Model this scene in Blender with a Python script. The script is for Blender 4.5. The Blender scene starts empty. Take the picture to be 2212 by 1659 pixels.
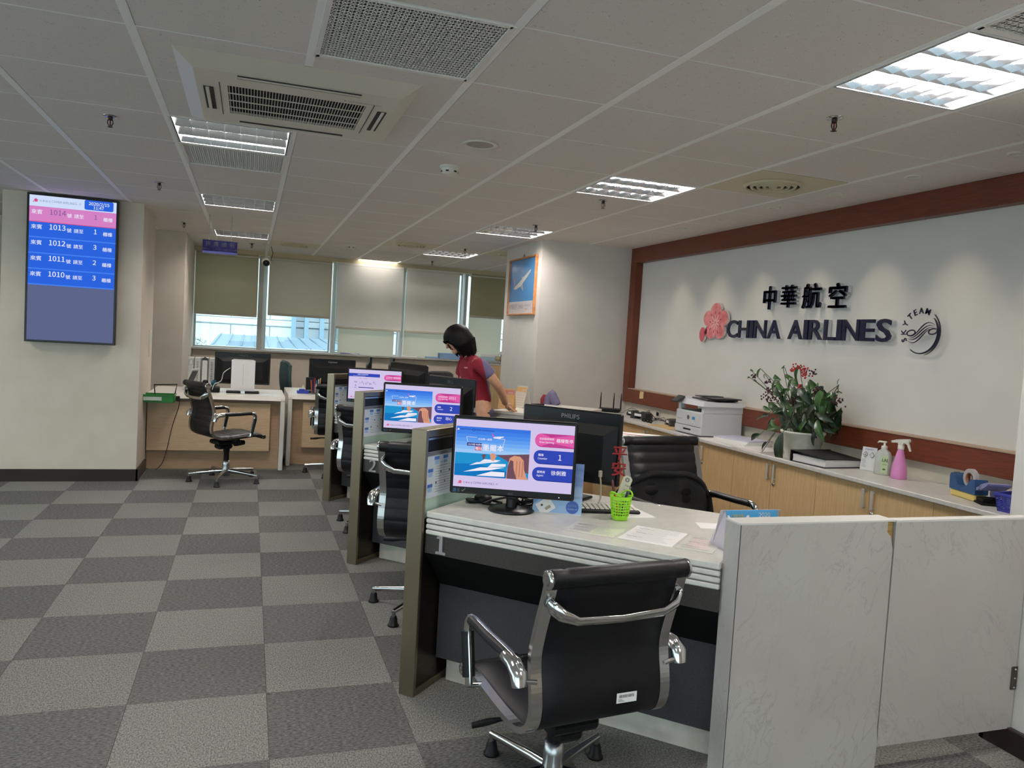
import bpy, math, random
from mathutils import Matrix, Vector
R = random.Random(7)
SC = bpy.context.scene
COL = SC.collection
PI = math.pi
CZ = 2.444            # ceiling height
# ------------------------------------------------------------------ camera, world, exposure
def lin(r, g, b, a=1.0):
    f = lambda c: (c/255/12.92) if c/255 <= .04045 else ((c/255+.055)/1.055)**2.4
    return (f(r), f(g), f(b), a)
cam = bpy.data.cameras.new('camera'); camo = bpy.data.objects.new('camera', cam); COL.objects.link(camo)
cam.sensor_fit = 'HORIZONTAL'; cam.sensor_width = 36.0; cam.lens = 1680.0/2212*36.0
cam.clip_start = .05; cam.clip_end = 200
yaw, pitch, roll = .3274, -.0567, .0590
fw = Vector((math.sin(yaw)*math.cos(pitch), math.cos(yaw)*math.cos(pitch), math.sin(pitch)))
rt0 = Vector((math.cos(yaw), -math.sin(yaw), 0)); up0 = rt0.cross(fw)
rt = rt0*math.cos(roll) + up0*math.sin(roll)
up = -rt0*math.sin(roll) + up0*math.cos(roll)
mw = Matrix(((rt.x, up.x, -fw.x, 0), (rt.y, up.y, -fw.y, 0), (rt.z, up.z, -fw.z, 1.449), (0, 0, 0, 1)))
camo.matrix_world = mw
SC.camera = camo
wld = bpy.data.worlds.new('sky'); SC.world = wld; wld.use_nodes = True
bg = wld.node_tree.nodes['Background']; bg.inputs[0].default_value = lin(234, 240, 248); bg.inputs[1].default_value = 3.3
SC.view_settings.view_transform = 'Standard'; SC.view_settings.look = 'None'
SC.view_settings.exposure = 0.0; SC.view_settings.gamma = 1.0; SC.view_settings.use_curve_mapping = False
SC.cycles.use_denoising = True; SC.cycles.max_bounces = 7; SC.cycles.transparent_max_bounces = 12
TUBE = 148.0         # radiance of the fluorescent tubes
SPOT = 7.0            # watts of each wall-washing downlight
# ------------------------------------------------------------------ materials
MATS = {}
def newmat(name):
    m = bpy.data.materials.new(name); m.use_nodes = True
    return m, m.node_tree.nodes, m.node_tree.links, m.node_tree.nodes['Principled BSDF']
def mat(name, col, rough=.5, metal=0.0, spec=.5, emit=0.0, alpha=1.0, trans=0.0, coat=0.0):
    if name in MATS: return MATS[name]
    m, N, L, b = newmat(name)
    c = lin(*col)
    b.inputs['Base Color'].default_value = c; b.inputs['Roughness'].default_value = rough
    b.inputs['Metallic'].default_value = metal; b.inputs['Specular IOR Level'].default_value = spec
    if coat: b.inputs['Coat Weight'].default_value = coat
    if trans: b.inputs['Transmission Weight'].default_value = trans
    if emit:
        b.inputs['Emission Color'].default_value = c; b.inputs['Emission Strength'].default_value = emit
        b.inputs['Base Color'].default_value = (0.01, .01, .01, 1)
    MATS[name] = m
    return m
def nmat(name, c1, c2, scale=20, stretch=(1, 1, 1), rough=.5, metal=0.0, bump=0.0, detail=4, lo=.35, hi=.65, spec=.5, world=True, c3=None, coat=0.0):
    """two-tone noise material in world (or object) coordinates"""
    if name in MATS: return MATS[name]
    m, N, L, b = newmat(name)
    if world:
        g = N.new('ShaderNodeNewGeometry'); src = g.outputs['Position']
    else:
        g = N.new('ShaderNodeTexCoord'); src = g.outputs['Object']
    mp = N.new('ShaderNodeMapping'); mp.inputs['Scale'].default_value = stretch
    nz = N.new('ShaderNodeTexNoise'); nz.inputs['Scale'].default_value = scale; nz.inputs['Detail'].default_value = detail
    rp = N.new('ShaderNodeValToRGB'); e = rp.color_ramp.elements
    e[0].position = lo; e[0].color = lin(*c1); e[1].position = hi; e[1].color = lin(*c2)
    if c3:
        k = rp.color_ramp.elements.new((lo+hi)/2); k.color = lin(*c3)
    L.new(src, mp.inputs[0]); L.new(mp.outputs[0], nz.inputs['Vector']); L.new(nz.outputs['Fac'], rp.inputs[0])
    L.new(rp.outputs[0], b.inputs['Base Color'])
    b.inputs['Roughness'].default_value = rough; b.inputs['Metallic'].default_value = metal; b.inputs['Specular IOR Level'].default_value = spec
    if coat: b.inputs['Coat Weight'].default_value = coat
    if bump:
        bp = N.new('ShaderNodeBump'); bp.inputs['Strength'].default_value = bump; bp.inputs['Distance'].default_value = .002
        L.new(nz.outputs['Fac'], bp.inputs['Height']); L.new(bp.outputs[0], b.inputs['Normal'])
    MATS[name] = m
    return m
def marble(name, rot):
    m, N, L, b = newmat(name)
    g = N.new('ShaderNodeNewGeometry')
    mp = N.new('ShaderNodeMapping'); mp.inputs['Scale'].default_value = (1.0, 1.0, .4)
    m0 = N.new('ShaderNodeMapping'); m0.inputs['Rotation'].default_value = (0, rot, 0); L.new(g.outputs['Position'], m0.inputs[0]); L.new(m0.outputs[0], mp.inputs[0])
    nz = N.new('ShaderNodeTexNoise'); nz.inputs['Scale'].default_value = 13; nz.inputs['Detail'].default_value = 9; nz.inputs['Distortion'].default_value = .9; nz.inputs['Roughness'].default_value = .62
    L.new(mp.outputs[0], nz.inputs['Vector'])
    a = N.new('ShaderNodeMath'); a.operation = 'SUBTRACT'; a.inputs[1].default_value = .5; L.new(nz.outputs['Fac'], a.inputs[0])
    ab = N.new('ShaderNodeMath'); ab.operation = 'ABSOLUTE'; L.new(a.outputs[0], ab.inputs[0])
    rp = N.new('ShaderNodeValToRGB'); e = rp.color_ramp.elements
    e[0].position = 0; e[0].color = (.0, 0, 0, 1); e[1].position = .02; e[1].color = (1, 1, 1, 1)
    L.new(ab.outputs[0], rp.inputs[0])
    n2 = N.new('ShaderNodeTexNoise'); n2.inputs['Scale'].default_value = 2.6; n2.inputs['Detail'].default_value = 3; L.new(g.outputs['Position'], n2.inputs['Vector'])
    r2 = N.new('ShaderNodeValToRGB'); r2.color_ramp.elements[0].position = .35; r2.color_ramp.elements[0].color = lin(180, 172, 167)
    r2.color_ramp.elements[1].position = .65; r2.color_ramp.elements[1].color = lin(183, 181, 174); L.new(n2.outputs['Fac'], r2.inputs[0])
    n3 = N.new('ShaderNodeTexNoise'); n3.inputs['Scale'].default_value = 5; n3.inputs['Detail'].default_value = 2; L.new(g.outputs['Position'], n3.inputs['Vector'])
    r3 = N.new('ShaderNodeValToRGB'); r3.color_ramp.elements[0].position = .34; r3.color_ramp.elements[0].color = (0, 0, 0, 1); r3.color_ramp.elements[1].position = .62; r3.color_ramp.elements[1].color = (.75, .75, .75, 1)
    L.new(n3.outputs['Fac'], r3.inputs[0])
    inv = N.new('ShaderNodeInvert'); L.new(rp.outputs[0], inv.inputs['Color'])
    mul = N.new('ShaderNodeMath'); mul.operation = 'MULTIPLY'; L.new(inv.outputs[0], mul.inputs[0]); L.new(r3.outputs[0], mul.inputs[1])
    mx = N.new('ShaderNodeMixRGB'); mx.inputs[2].default_value = lin(160, 150, 148)
    L.new(mul.outputs[0], mx.inputs[0]); L.new(r2.outputs[0], mx.inputs[1]); L.new(mx.outputs[0], b.inputs['Base Color'])
    b.inputs['Roughness'].default_value = .38
    MATS[name] = m
    return m
def glass(name, tint=(235, 245, 245), refl=.06):
    if name in MATS: return MATS[name]
    m, N, L, b = newmat(name); N.remove(b)
    t = N.new('ShaderNodeBsdfTransparent'); t.inputs[0].default_value = lin(*tint)
    g = N.new('ShaderNodeBsdfGlossy'); g.inputs['Roughness'].default_value = .02
    mx = N.new('ShaderNodeMixShader'); mx.inputs[0].default_value = refl
    L.new(t.outputs[0], mx.inputs[1]); L.new(g.outputs[0], mx.inputs[2]); L.new(mx.outputs[0], N['Material Output'].inputs[0])
    MATS[name] = m
    return m
def blindmat(name, col, tr):
    m, N, L, b = newmat(name); N.remove(b)
    d = N.new('ShaderNodeBsdfDiffuse'); d.inputs[0].default_value = lin(*col)
    t = N.new('ShaderNodeBsdfTranslucent'); t.inputs[0].default_value = lin(*col)
    mx = N.new('ShaderNodeMixShader'); mx.inputs[0].default_value = tr
    g = N.new('ShaderNodeNewGeometry'); w = N.new('ShaderNodeTexNoise'); w.inputs['Scale'].default_value = 350
    bp = N.new('ShaderNodeBump'); bp.inputs['Strength'].default_value = .15; bp.inputs['Distance'].default_value = .001
    L.new(g.outputs['Position'], w.inputs['Vector']); L.new(w.outputs['Fac'], bp.inputs['Height']); L.new(bp.outputs[0], d.inputs['Normal'])
    L.new(d.outputs[0], mx.inputs[1]); L.new(t.outputs[0], mx.inputs[2]); L.new(mx.outputs[0], N['Material Output'].inputs[0])
    MATS[name] = m
    return m
def emis(name, col, s=1.0):
    if name in MATS: return MATS[name]
    m, N, L, b = newmat(name); N.remove(b)
    e = N.new('ShaderNodeEmission'); e.inputs[0].default_value = lin(*col); e.inputs[1].default_value = s
    L.new(e.outputs[0], N['Material Output'].inputs[0]); MATS[name] = m
    if name.startswith('screen_'): m.cycles.emission_sampling = 'NONE'
    return m
# ------------------------------------------------------------------ mesh builder
class MB:
    def __init__(s): s.v = []; s.f = []; s.m = []; s.sm = []; s.M = Matrix.Identity(4); s.flip = False
    def add(s, vs, fs, mi=0, smooth=False):
        b = len(s.v); M = s.M
        for p in vs: s.v.append(tuple(M @ Vector(p)))
        for f in fs:
            s.f.append(tuple(b+i for i in f)); s.m.append(mi); s.sm.append(smooth)
        return s
    def box(s, x0, x1, y0, y1, z0, z1, mi=0, bev=0):
        if x0 > x1: x0, x1 = x1, x0
        if y0 > y1: y0, y1 = y1, y0
        if z0 > z1: z0, z1 = z1, z0
        bev = min(bev, (x1-x0)*.45, (y1-y0)*.45, (z1-z0)*.45)
        if bev <= 0:
            vs = [(x0, y0, z0), (x1, y0, z0), (x1, y1, z0), (x0, y1, z0), (x0, y0, z1), (x1, y0, z1), (x1, y1, z1), (x0, y1, z1)]
            return s.add(vs, [(3, 2, 1, 0), (4, 5, 6, 7), (0, 1, 5, 4), (1, 2, 6, 5), (2, 3, 7, 6), (3, 0, 4, 7)], mi)
        c = ((x0+x1)/2, (y0+y1)/2, (z0+z1)/2); h = ((x1-x0)/2, (y1-y0)/2, (z1-z0)/2)
        vs = []; ix = {}
        for sx in (-1, 1):
            for sy in (-1, 1):
                for sz in (-1, 1):
                    sg = (sx, sy, sz)
                    for a in range(3):   # vertex on the face with normal axis a
                        ix[(sg, a)] = len(vs)
                        vs.append(tuple(c[k]+sg[k]*(h[k]-(0 if k == a else bev)) for k in range(3)))
        fs = []
        def nm(a, sgn): return a, sgn
        def face(idx, out):
            P = [Vector(vs[i]) for i in idx]
            n = (P[1]-P[0]).cross(P[2]-P[0])
            if n.dot(Vector(out)) < 0: idx = idx[::-1]
            fs.append(tuple(idx))
        for a in range(3):
            b_, c_ = [(1, 2), (0, 2), (0, 1)][a]
            for sa in (-1, 1):
                q = []
                for sb, sc in ((-1, -1), (1, -1), (1, 1), (-1, 1)):
                    g = [0, 0, 0]; g[a] = sa; g[b_] = sb; g[c_] = sc; q.append(ix[(tuple(g), a)])
                o = [0, 0, 0]; o[a] = sa; face(q, o)
        for a in range(3):              # edges running along axis a
            b_, c_ = [(1, 2), (0, 2), (0, 1)][a]
            for sb in (-1, 1):
                for sc in (-1, 1):
                    g0 = [0, 0, 0]; g0[a] = -1; g0[b_] = sb; g0[c_] = sc; g1 = list(g0); g1[a] = 1
                    q = [ix[(tuple(g0), b_)], ix[(tuple(g1), b_)], ix[(tuple(g1), c_)], ix[(tuple(g0), c_)]]
                    o = [0, 0, 0]; o[b_] = sb; o[c_] = sc; face(q, o)
        for sx in (-1, 1):
            for sy in (-1, 1):
                for sz in (-1, 1):
                    g = (sx, sy, sz); face([ix[(g, 0)], ix[(g, 1)], ix[(g, 2)]], g)
        return s.add(vs, fs, mi)
    def cb(s, c, d, mi=0, bev=0): return s.box(c[0]-d[0]/2, c[0]+d[0]/2, c[1]-d[1]/2, c[1]+d[1]/2, c[2]-d[2]/2, c[2]+d[2]/2, mi, bev)
    def tube(s, pts, r, n=8, mi=0, caps=True, flat=1.0, smooth=True, upv=(0, 0, 1)):
        """sweep; r number or list; flat scales the second axis of the section"""
        P = [Vector(p) for p in pts]; k = len(P)
        if not isinstance(r, (list, tuple)): r = [r]*k
        vs = []; fs = []
        prev = None
        for i in range(k):
            d = (P[min(i+1, k-1)]-P[max(i-1, 0)])
            if d.length < 1e-9: d = Vector((0, 0, 1))
            d.normalize()
            if prev is None:
                u_ = Vector(upv)
                if abs(d.dot(u_)) > .95: u_ = Vector((1, 0, 0))
            else: u_ = prev
            a = u_-d*u_.dot(d)
            if a.length < 1e-6: a = d.orthogonal()
            a.normalize(); b = d.cross(a); prev = a
            for j in range(n):
                t = 2*PI*j/n + PI/n
                vs.append(P[i]+a*(math.cos(t)*r[i])+b*(math.sin(t)*r[i]*flat))
        for i in range(k-1):
            for j in range(n):
                j2 = (j+1) % n
                fs.append((i*n+j, i*n+j2, (i+1)*n+j2, (i+1)*n+j))
        s.add(vs, fs, mi, smooth)
        if caps:
            s.add(vs[:n], [tuple(range(n-1, -1, -1))], mi); s.add(vs[-n:], [tuple(range(n))], mi)
        return s
    def lathe(s, prof, c=(0, 0, 0), n=20, mi=0, smooth=True, axis='z', a0=0, a1=2*PI):
        full = abs(a1-a0-2*PI) < 1e-6
        m_ = n if full else n+1
        vs = []; fs = []
        for (r, z) in prof:
            for j in range(m_):
                t = a0+(a1-a0)*j/n; x, y = r*math.cos(t), r*math.sin(t)
                if axis == 'z': p = (c[0]+x, c[1]+y, c[2]+z)
                elif axis == 'x': p = (c[0]+z, c[1]+x, c[2]+y)
                else: p = (c[0]+y, c[1]+z, c[2]+x)
                vs.append(p)
        for i in range(len(prof)-1):
            for j in range(n):
                j2 = (j+1) % m_
                fs.append((i*m_+j, i*m_+j2, (i+1)*m_+j2, (i+1)*m_+j))
        s.add(vs, fs, mi, smooth)
        return s
    def prism(s, poly, z0, z1, mi=0, mi_side=None, hole=None):
        """2-D polygon in x,y extruded z0..z1"""
        n = len(poly)
        ar = sum(poly[i][0]*poly[(i+1) % n][1]-poly[(i+1) % n][0]*poly[i][1] for i in range(n))
        if ar < 0: poly = poly[::-1]
        vs = [(x, y, z0) for x, y in poly]+[(x, y, z1) for x, y in poly]
        s.add(vs, [tuple(range(n-1, -1, -1)), tuple(range(n, 2*n))], mi)
        s.add(vs, [(i, (i+1) % n, n+(i+1) % n, n+i) for i in range(n)], mi if mi_side is None else mi_side)
        return s
    def sphere(s, c, r, n=12, mi=0, sc=(1, 1, 1), k=8):
        vs = []; fs = []
        for i in range(k+1):
            ph = PI*i/k
            for j in range(n):
                t = 2*PI*j/n
                vs.append((c[0]+r*sc[0]*math.sin(ph)*math.cos(t), c[1]+r*sc[1]*math.sin(ph)*math.sin(t), c[2]-r*sc[2]*math.cos(ph)))
        for i in range(k):
            for j in range(n): fs.append((i*n+j, i*n+(j+1) % n, (i+1)*n+(j+1) % n, (i+1)*n+j))
        return s.add(vs, fs, mi, True)
    def quad(s, a, b, c, d, mi=0): return s.add([a, b, c, d], [(0, 1, 2, 3)], mi)
    def grid(s, fn, nu, nv, mi=0, smooth=True, thick=None):
        vs = [tuple(fn(i/nu, j/nv)) for i in range(nu+1) for j in range(nv+1)]
        fs = [(i*(nv+1)+j, (i+1)*(nv+1)+j, (i+1)*(nv+1)+j+1, i*(nv+1)+j+1) for i in range(nu) for j in range(nv)]
        return s.add(vs, fs, mi, smooth)
    def text(s, body, x, y, size, mi=0, z=0.0, ext=0.0, bold=0.0, al='LEFT', mi_side=None, sx=1.0, sp=1.0):
        vs, fs = glyphs(body, size, ext, bold, al, sp)
        vs = [(x+p[0]*sx, y+p[1], z+p[2]+ext) for p in vs]
        if mi_side is None: return s.add(vs, fs, mi)
        for f in fs:
            zz = [vs[i][2] for i in f]
            s.add([vs[i] for i in f], [tuple(range(len(f)))], mi if min(zz) > z+ext*1.9 else mi_side)
        return s
    def rrect(s, x0, x1, y0, y1, r, z, mi=0, left=True, right=True, n=6):
        return s.add([(x, y, z) for x, y in rr(x0, x1, y0, y1, r, left, right, n)], [tuple(range(len(rr(x0, x1, y0, y1, r, left, right, n))))], mi)
    def fl(s, poly, z, mi=0):
        n = len(poly)
        ar = sum(poly[i][0]*poly[(i+1) % n][1]-poly[(i+1) % n][0]*poly[i][1] for i in range(n))
        if ar < 0: poly = poly[::-1]
        return s.add([(x, y, z) for x, y in poly], [tuple(range(n))], mi)
    def mesh(s, name, mats):
        me = bpy.data.meshes.new(name); me.from_pydata(s.v, [], s.f)
        me.polygons.foreach_set('material_index', s.m); me.polygons.foreach_set('use_smooth', s.sm)
        for m in (mats if isinstance(mats, (list, tuple)) else [mats]): me.materials.append(m)
        me.update()
        return me
    def obj(s, name, mats, parent=None, loc=None, rot=None):
        return link(name, s.mesh(name, mats), parent, loc, rot)
def rr(x0, x1, y0, y1, r, left=True, right=True, n=6):
    P = []
    for cx, cy, a0, on in ((x1-r, y1-r, 0, right), (x0+r, y1-r, PI/2, left), (x0+r, y0+r, PI, left), (x1-r, y0+r, 1.5*PI, right)):
        if on: P += [(cx+r*math.cos(a0+PI/2*i/n), cy+r*math.sin(a0+PI/2*i/n)) for i in range(n+1)]
        else: P.append((x1 if cx > (x0+x1)/2 else x0, y1 if cy > (y0+y1)/2 else y0))
    return P
_G = {}
try:    # Blender's own bundled typeface for Chinese and numerals; the built-in face is the fallback
    import os
    NOTO = bpy.data.fonts.load(os.path.join(bpy.utils.system_resource('DATAFILES', path='fonts'), 'Noto Sans CJK Regular.woff2')); FS = 2.857
except Exception:
    NOTO = None; FS = 1.0
def glyphs(body, size, ext=0, bold=0, al='LEFT', sp=1.0, plain=False):
    """outline text as (verts, faces); bold adds slightly shifted copies"""
    k = (body, round(size, 4), round(ext, 4), round(bold, 4), al, sp, plain)
    if k in _G: return _G[k]
    use = NOTO is not None and not plain
    q = size*(FS if use else 1)
    cu = bpy.data.curves.new('t', 'FONT'); cu.body = body; cu.size = 1; cu.align_x = al; cu.resolution_u = 3
    if use: cu.font = NOTO
    if plain: cu.offset = bold
    cu.extrude = ext/q; cu.space_character = sp
    o = bpy.data.objects.new('t', cu); me = bpy.data.meshes.new_from_object(o)
    v0 = [tuple(c*q for c in v.co) for v in me.vertices]; f0 = [tuple(p.vertices) for p in me.polygons]
    bpy.data.objects.remove(o); bpy.data.curves.remove(cu); bpy.data.meshes.remove(me)
    vs, fs = [], []
    sh = [(0, 0)] if (plain or bold <= 0) else [(-bold*size, 0), (bold*size, 0), (0, bold*size*.7)]
    for dx, dy in sh:
        b0 = len(vs); vs += [(x+dx, y+dy, z) for x, y, z in v0]; fs += [tuple(b0+i for i in f) for f in f0]
    _G[k] = (vs, fs)
    return _G[k]
def link(name, data, parent=None, loc=None, rot=None):
    o = bpy.data.objects.new(name, data); COL.objects.link(o)
    if parent: o.parent = parent
    if loc is not None: o.location = loc
    if rot is not None: o.rotation_euler = rot if isinstance(rot, (tuple, list)) else (0, 0, rot)
    return o
def tag(o, label=None, cat=None, group=None, kind=None):
    if label: o['label'] = label
    if cat: o['category'] = cat
    if group: o['group'] = group
    if kind: o['kind'] = kind
    return o
def thing(name, label, cat, loc=(0, 0, 0), rot=0, group=None):
    return tag(link(name, None, None, loc, rot), label, cat, group)
def kids(o): return [c for c in COL.objects if c.parent == o]
def dup(root, loc=None, rot=None, label=None, group=None):
    tree = {}
    for o in COL.objects:
        if o.parent: tree.setdefault(o.parent.name, []).append(o)
    def cp(o, par):
        c = o.copy(); COL.objects.link(c)
        if par: c.parent = par
        for ch in tree.get(o.name, []): cp(ch, c)
        return c
    r = cp(root, None)
    if loc is not None: r.location = loc
    if rot is not None: r.rotation_euler = (0, 0, rot)
    if label: r['label'] = label
    if group: r['group'] = group
    return r
def T(loc=(0, 0, 0), rz=0, rx=0, ry=0, sc=1):
    return Matrix.Translation(loc) @ Matrix.Rotation(rz, 4, 'Z') @ Matrix.Rotation(ry, 4, 'Y') @ Matrix.Rotation(rx, 4, 'X') @ Matrix.Scale(sc, 4)
UPRIGHT = Matrix(((1, 0, 0, 0), (0, 0, -1, 0), (0, 1, 0, 0), (0, 0, 0, 1)))   # flat x,y -> standing, facing -y
# ------------------------------------------------------------------ material list
m_wall = nmat('wall_paint', (210, 199, 183), (214, 204, 189), 6, rough=.85)
m_wallw = nmat('wall_white', (212, 209, 203), (215, 212, 207), 5, rough=.8)
m_pillar = nmat('pillar_paint', (208, 203, 196), (212, 207, 200), 6, rough=.85)
m_ceil = None
m_frame = nmat('brown_wood', (92, 40, 20), (112, 52, 28), 14, (.6, .6, 10), rough=.38, detail=5)
m_framev = nmat('brown_wood_upright', (92, 40, 20), (112, 52, 28), 14, (6, 6, .6), rough=.38, detail=5)
m_base = mat('dark_baseboard', (38, 27, 24), .35)
m_maple = nmat('maple_laminate', (205, 172, 124), (217, 186, 140), 9, (9, 9, .7), rough=.42, detail=5)
m_maple2 = nmat('desk_veneer', (198, 168, 134), (210, 182, 148), 9, (1, 1, 14), rough=.5, detail=5)
m_maple3 = nmat('desk_veneer_dark', (172, 142, 110), (184, 154, 122), 9, (1, 1, 14), rough=.5, detail=5)
m_white = mat('white_laminate', (226, 222, 212), .3)
m_worktop = nmat('worktop_laminate', (208, 205, 200), (218, 215, 210), 40, rough=.32)
m_stone = nmat('white_solid_surface', (212, 210, 202), (220, 218, 210), 30, rough=.22)
m_gran = nmat('black_granite', (44, 42, 40), (74, 71, 68), 420, rough=.32, lo=.4, hi=.75)
m_gran2 = nmat('charcoal_panel', (44, 44, 46), (60, 60, 63), 260, rough=.5, lo=.35, hi=.7)
m_black = mat('black_plastic', (11, 11, 13), .48, spec=.3)
m_blackm = mat('black_matte', (10, 10, 11), .7, spec=.2)
m_steel = nmat('brushed_steel', (138, 125, 104), (146, 133, 112), 60, (30, 30, .3), rough=.36, metal=.92)
m_steeld = nmat('dark_steel', (62, 54, 44), (78, 69, 57), 30, (.5, .5, 12), rough=.3, metal=.9)
m_chrome = mat('chrome', (205, 205, 205), .13, 1.0)
m_alu = mat('aluminium', (186, 188, 190), .3, 1.0)
m_leather = nmat('black_leather', (9, 9, 12), (15, 15, 19), 160, rough=.46, bump=.12, spec=.3)
m_plastw = mat('white_plastic', (220, 216, 204), .4)
m_plastg = mat('grey_plastic', (120, 121, 122), .5)
m_paper = mat('white_paper', (236, 234, 232), .7)
m_glassc = glass('clear_glass')
m_frost = mat('green_tinted_glass', (172, 198, 184), .12, spec=.6)
m_marL = marble('marble_laminate_left', math.radians(-28)); m_marR = marble('marble_laminate_right', math.radians(32))
m_wchip = nmat('bare_timber', (150, 118, 62), (176, 144, 84), 30, (1, 1, 6), rough=.8)
m_navy = mat('navy_letter', (22, 24, 52), .25)
m_acryl = mat('clear_acrylic', (214, 214, 214), .12, spec=.8)
# ------------------------------------------------------------------ carpet and ceiling materials
def carpet(name, c1, c2, st):
    m, N, L, b = newmat(name)
    g = N.new('ShaderNodeNewGeometry'); oi = N.new('ShaderNodeObjectInfo')
    mp = N.new('ShaderNodeMapping'); mp.inputs['Scale'].default_value = st; L.new(g.outputs['Position'], mp.inputs[0])
    nz = N.new('ShaderNodeTexNoise'); nz.inputs['Scale'].default_value = 190; nz.inputs['Detail'].default_value = 5; nz.inputs['Roughness'].default_value = .7
    L.new(mp.outputs[0], nz.inputs['Vector'])
    rp = N.new('ShaderNodeValToRGB'); e = rp.color_ramp.elements; e[0].position = .36; e[0].color = lin(*c1); e[1].position = .66; e[1].color = lin(*c2)
    L.new(nz.outputs['Fac'], rp.inputs[0])
    hs = N.new('ShaderNodeHueSaturation'); mr = N.new('ShaderNodeMapRange'); mr.inputs['To Min'].default_value = .93; mr.inputs['To Max'].default_value = 1.07
    L.new(oi.outputs['Random'], mr.inputs['Value']); L.new(mr.outputs[0], hs.inputs['Value']); L.new(rp.outputs[0], hs.inputs['Color'])
    L.new(hs.outputs[0], b.inputs['Base Color']); b.inputs['Roughness'].default_value = .95; b.inputs['Specular IOR Level'].default_value = .1
    bp = N.new('ShaderNodeBump'); bp.inputs['Strength'].default_value = .5; bp.inputs['Distance'].default_value = .003
    L.new(nz.outputs['Fac'], bp.inputs['Height']); L.new(bp.outputs[0], b.inputs['Normal'])
    return m
m_carL = carpet('carpet_light', (74, 74, 71), (148, 148, 142), (1, .5, 1))
m_carD = carpet('carpet_dark', (50, 50, 49), (118, 118, 115), (.32, 1, 1))
def ceilmat():
    m, N, L, b = newmat('ceiling_tile')
    g = N.new('ShaderNodeNewGeometry')
    vo = N.new('ShaderNodeTexVoronoi'); vo.inputs['Scale'].default_value = 30
    wn = N.new('ShaderNodeTexNoise'); wn.inputs['Scale'].default_value = 260; wn.inputs['Detail'].default_value = 1
    L.new(g.outputs['Position'], vo.inputs['Vector']); L.new(g.outputs['Position'], wn.inputs['Vector'])
    near = N.new('ShaderNodeMath'); near.operation = 'LESS_THAN'; near.inputs[1].default_value = .36; L.new(vo.outputs['Distance'], near.inputs[0])
    pin = N.new('ShaderNodeMath'); pin.operation = 'GREATER_THAN'; pin.inputs[1].default_value = .68; L.new(wn.outputs['Fac'], pin.inputs[0])
    mul = N.new('ShaderNodeMath'); mul.operation = 'MULTIPLY'; L.new(near.outputs[0], mul.inputs[0]); L.new(pin.outputs[0], mul.inputs[1])
    mx = N.new('ShaderNodeMixRGB'); mx.inputs[1].default_value = lin(222, 214, 208); mx.inputs[2].default_value = lin(128, 120, 112)
    L.new(mul.outputs[0], mx.inputs[0]); L.new(mx.outputs[0], b.inputs['Base Color']); b.inputs['Roughness'].default_value = .9
    bp = N.new('ShaderNodeBump'); bp.inputs['Strength'].default_value = .3; bp.inputs['Distance'].default_value = .001
    L.new(wn.outputs['Fac'], bp.inputs['Height']); L.new(bp.outputs[0], b.inputs['Normal'])
    return m
m_ceil = ceilmat()
m_tbar = mat('ceiling_bar', (244, 242, 238), .45)
m_gap = mat('ceiling_void', (120, 115, 110), .9)
IV = mw.inverted()
def inview(p, mg=60):
    q = IV @ Vector(p)
    if q.z > -.05: return False
    x = 1106-1680*q.x/q.z; y = 829.5+1680*q.y/q.z
    return -mg < x < 2212+mg and -mg < y < 1659+mg
def cell_seen(x0, x1, y0, y1, z):
    return any(inview((x0+(x1-x0)*i/3, y0+(y1-y0)*j/3, z)) for i in range(4) for j in range(4))
X0, X1, Y0, Y1 = -4.2, 3.76, -1.6, 11.29
# ------------------------------------------------------------------ floor
fl = tag(MB().box(X0, X1, Y0, Y1, -.12, -.004).obj('floor', m_blackm), kind='structure')
FX, FY = -1.886, 6.628
tmesh = [MB().box(.0008, .4992, .0008, .4992, -.004, 0).mesh('carpet_tile', [m]) for m in (m_carL, m_carD)]
rest = MB()
for i in range(-5, 12):
    for j in range(-17, 10):
        x, y = FX+.5*i, FY+.5*j
        if x+.5 < X0 or x > X1 or y+.5 < Y0 or y > Y1: continue
        if x < X0 or x+.5 > X1 or y < Y0 or y+.5 > Y1 or not cell_seen(x, x+.5, y, y+.5, 0):
            rest.box(max(x, X0)+.0008, min(x+.5, X1)-.0008, max(y, Y0)+.0008, min(y+.5, Y1)-.0008, -.004, 0, 1 if (i+j) % 2 == 0 else 0)
        else:
            link('carpet_tile', tmesh[1 if (i+j) % 2 == 0 else 0], fl, (x, y, 0))
tag(rest.obj('carpet_field', [m_carL, m_carD], fl), kind='stuff')
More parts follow.
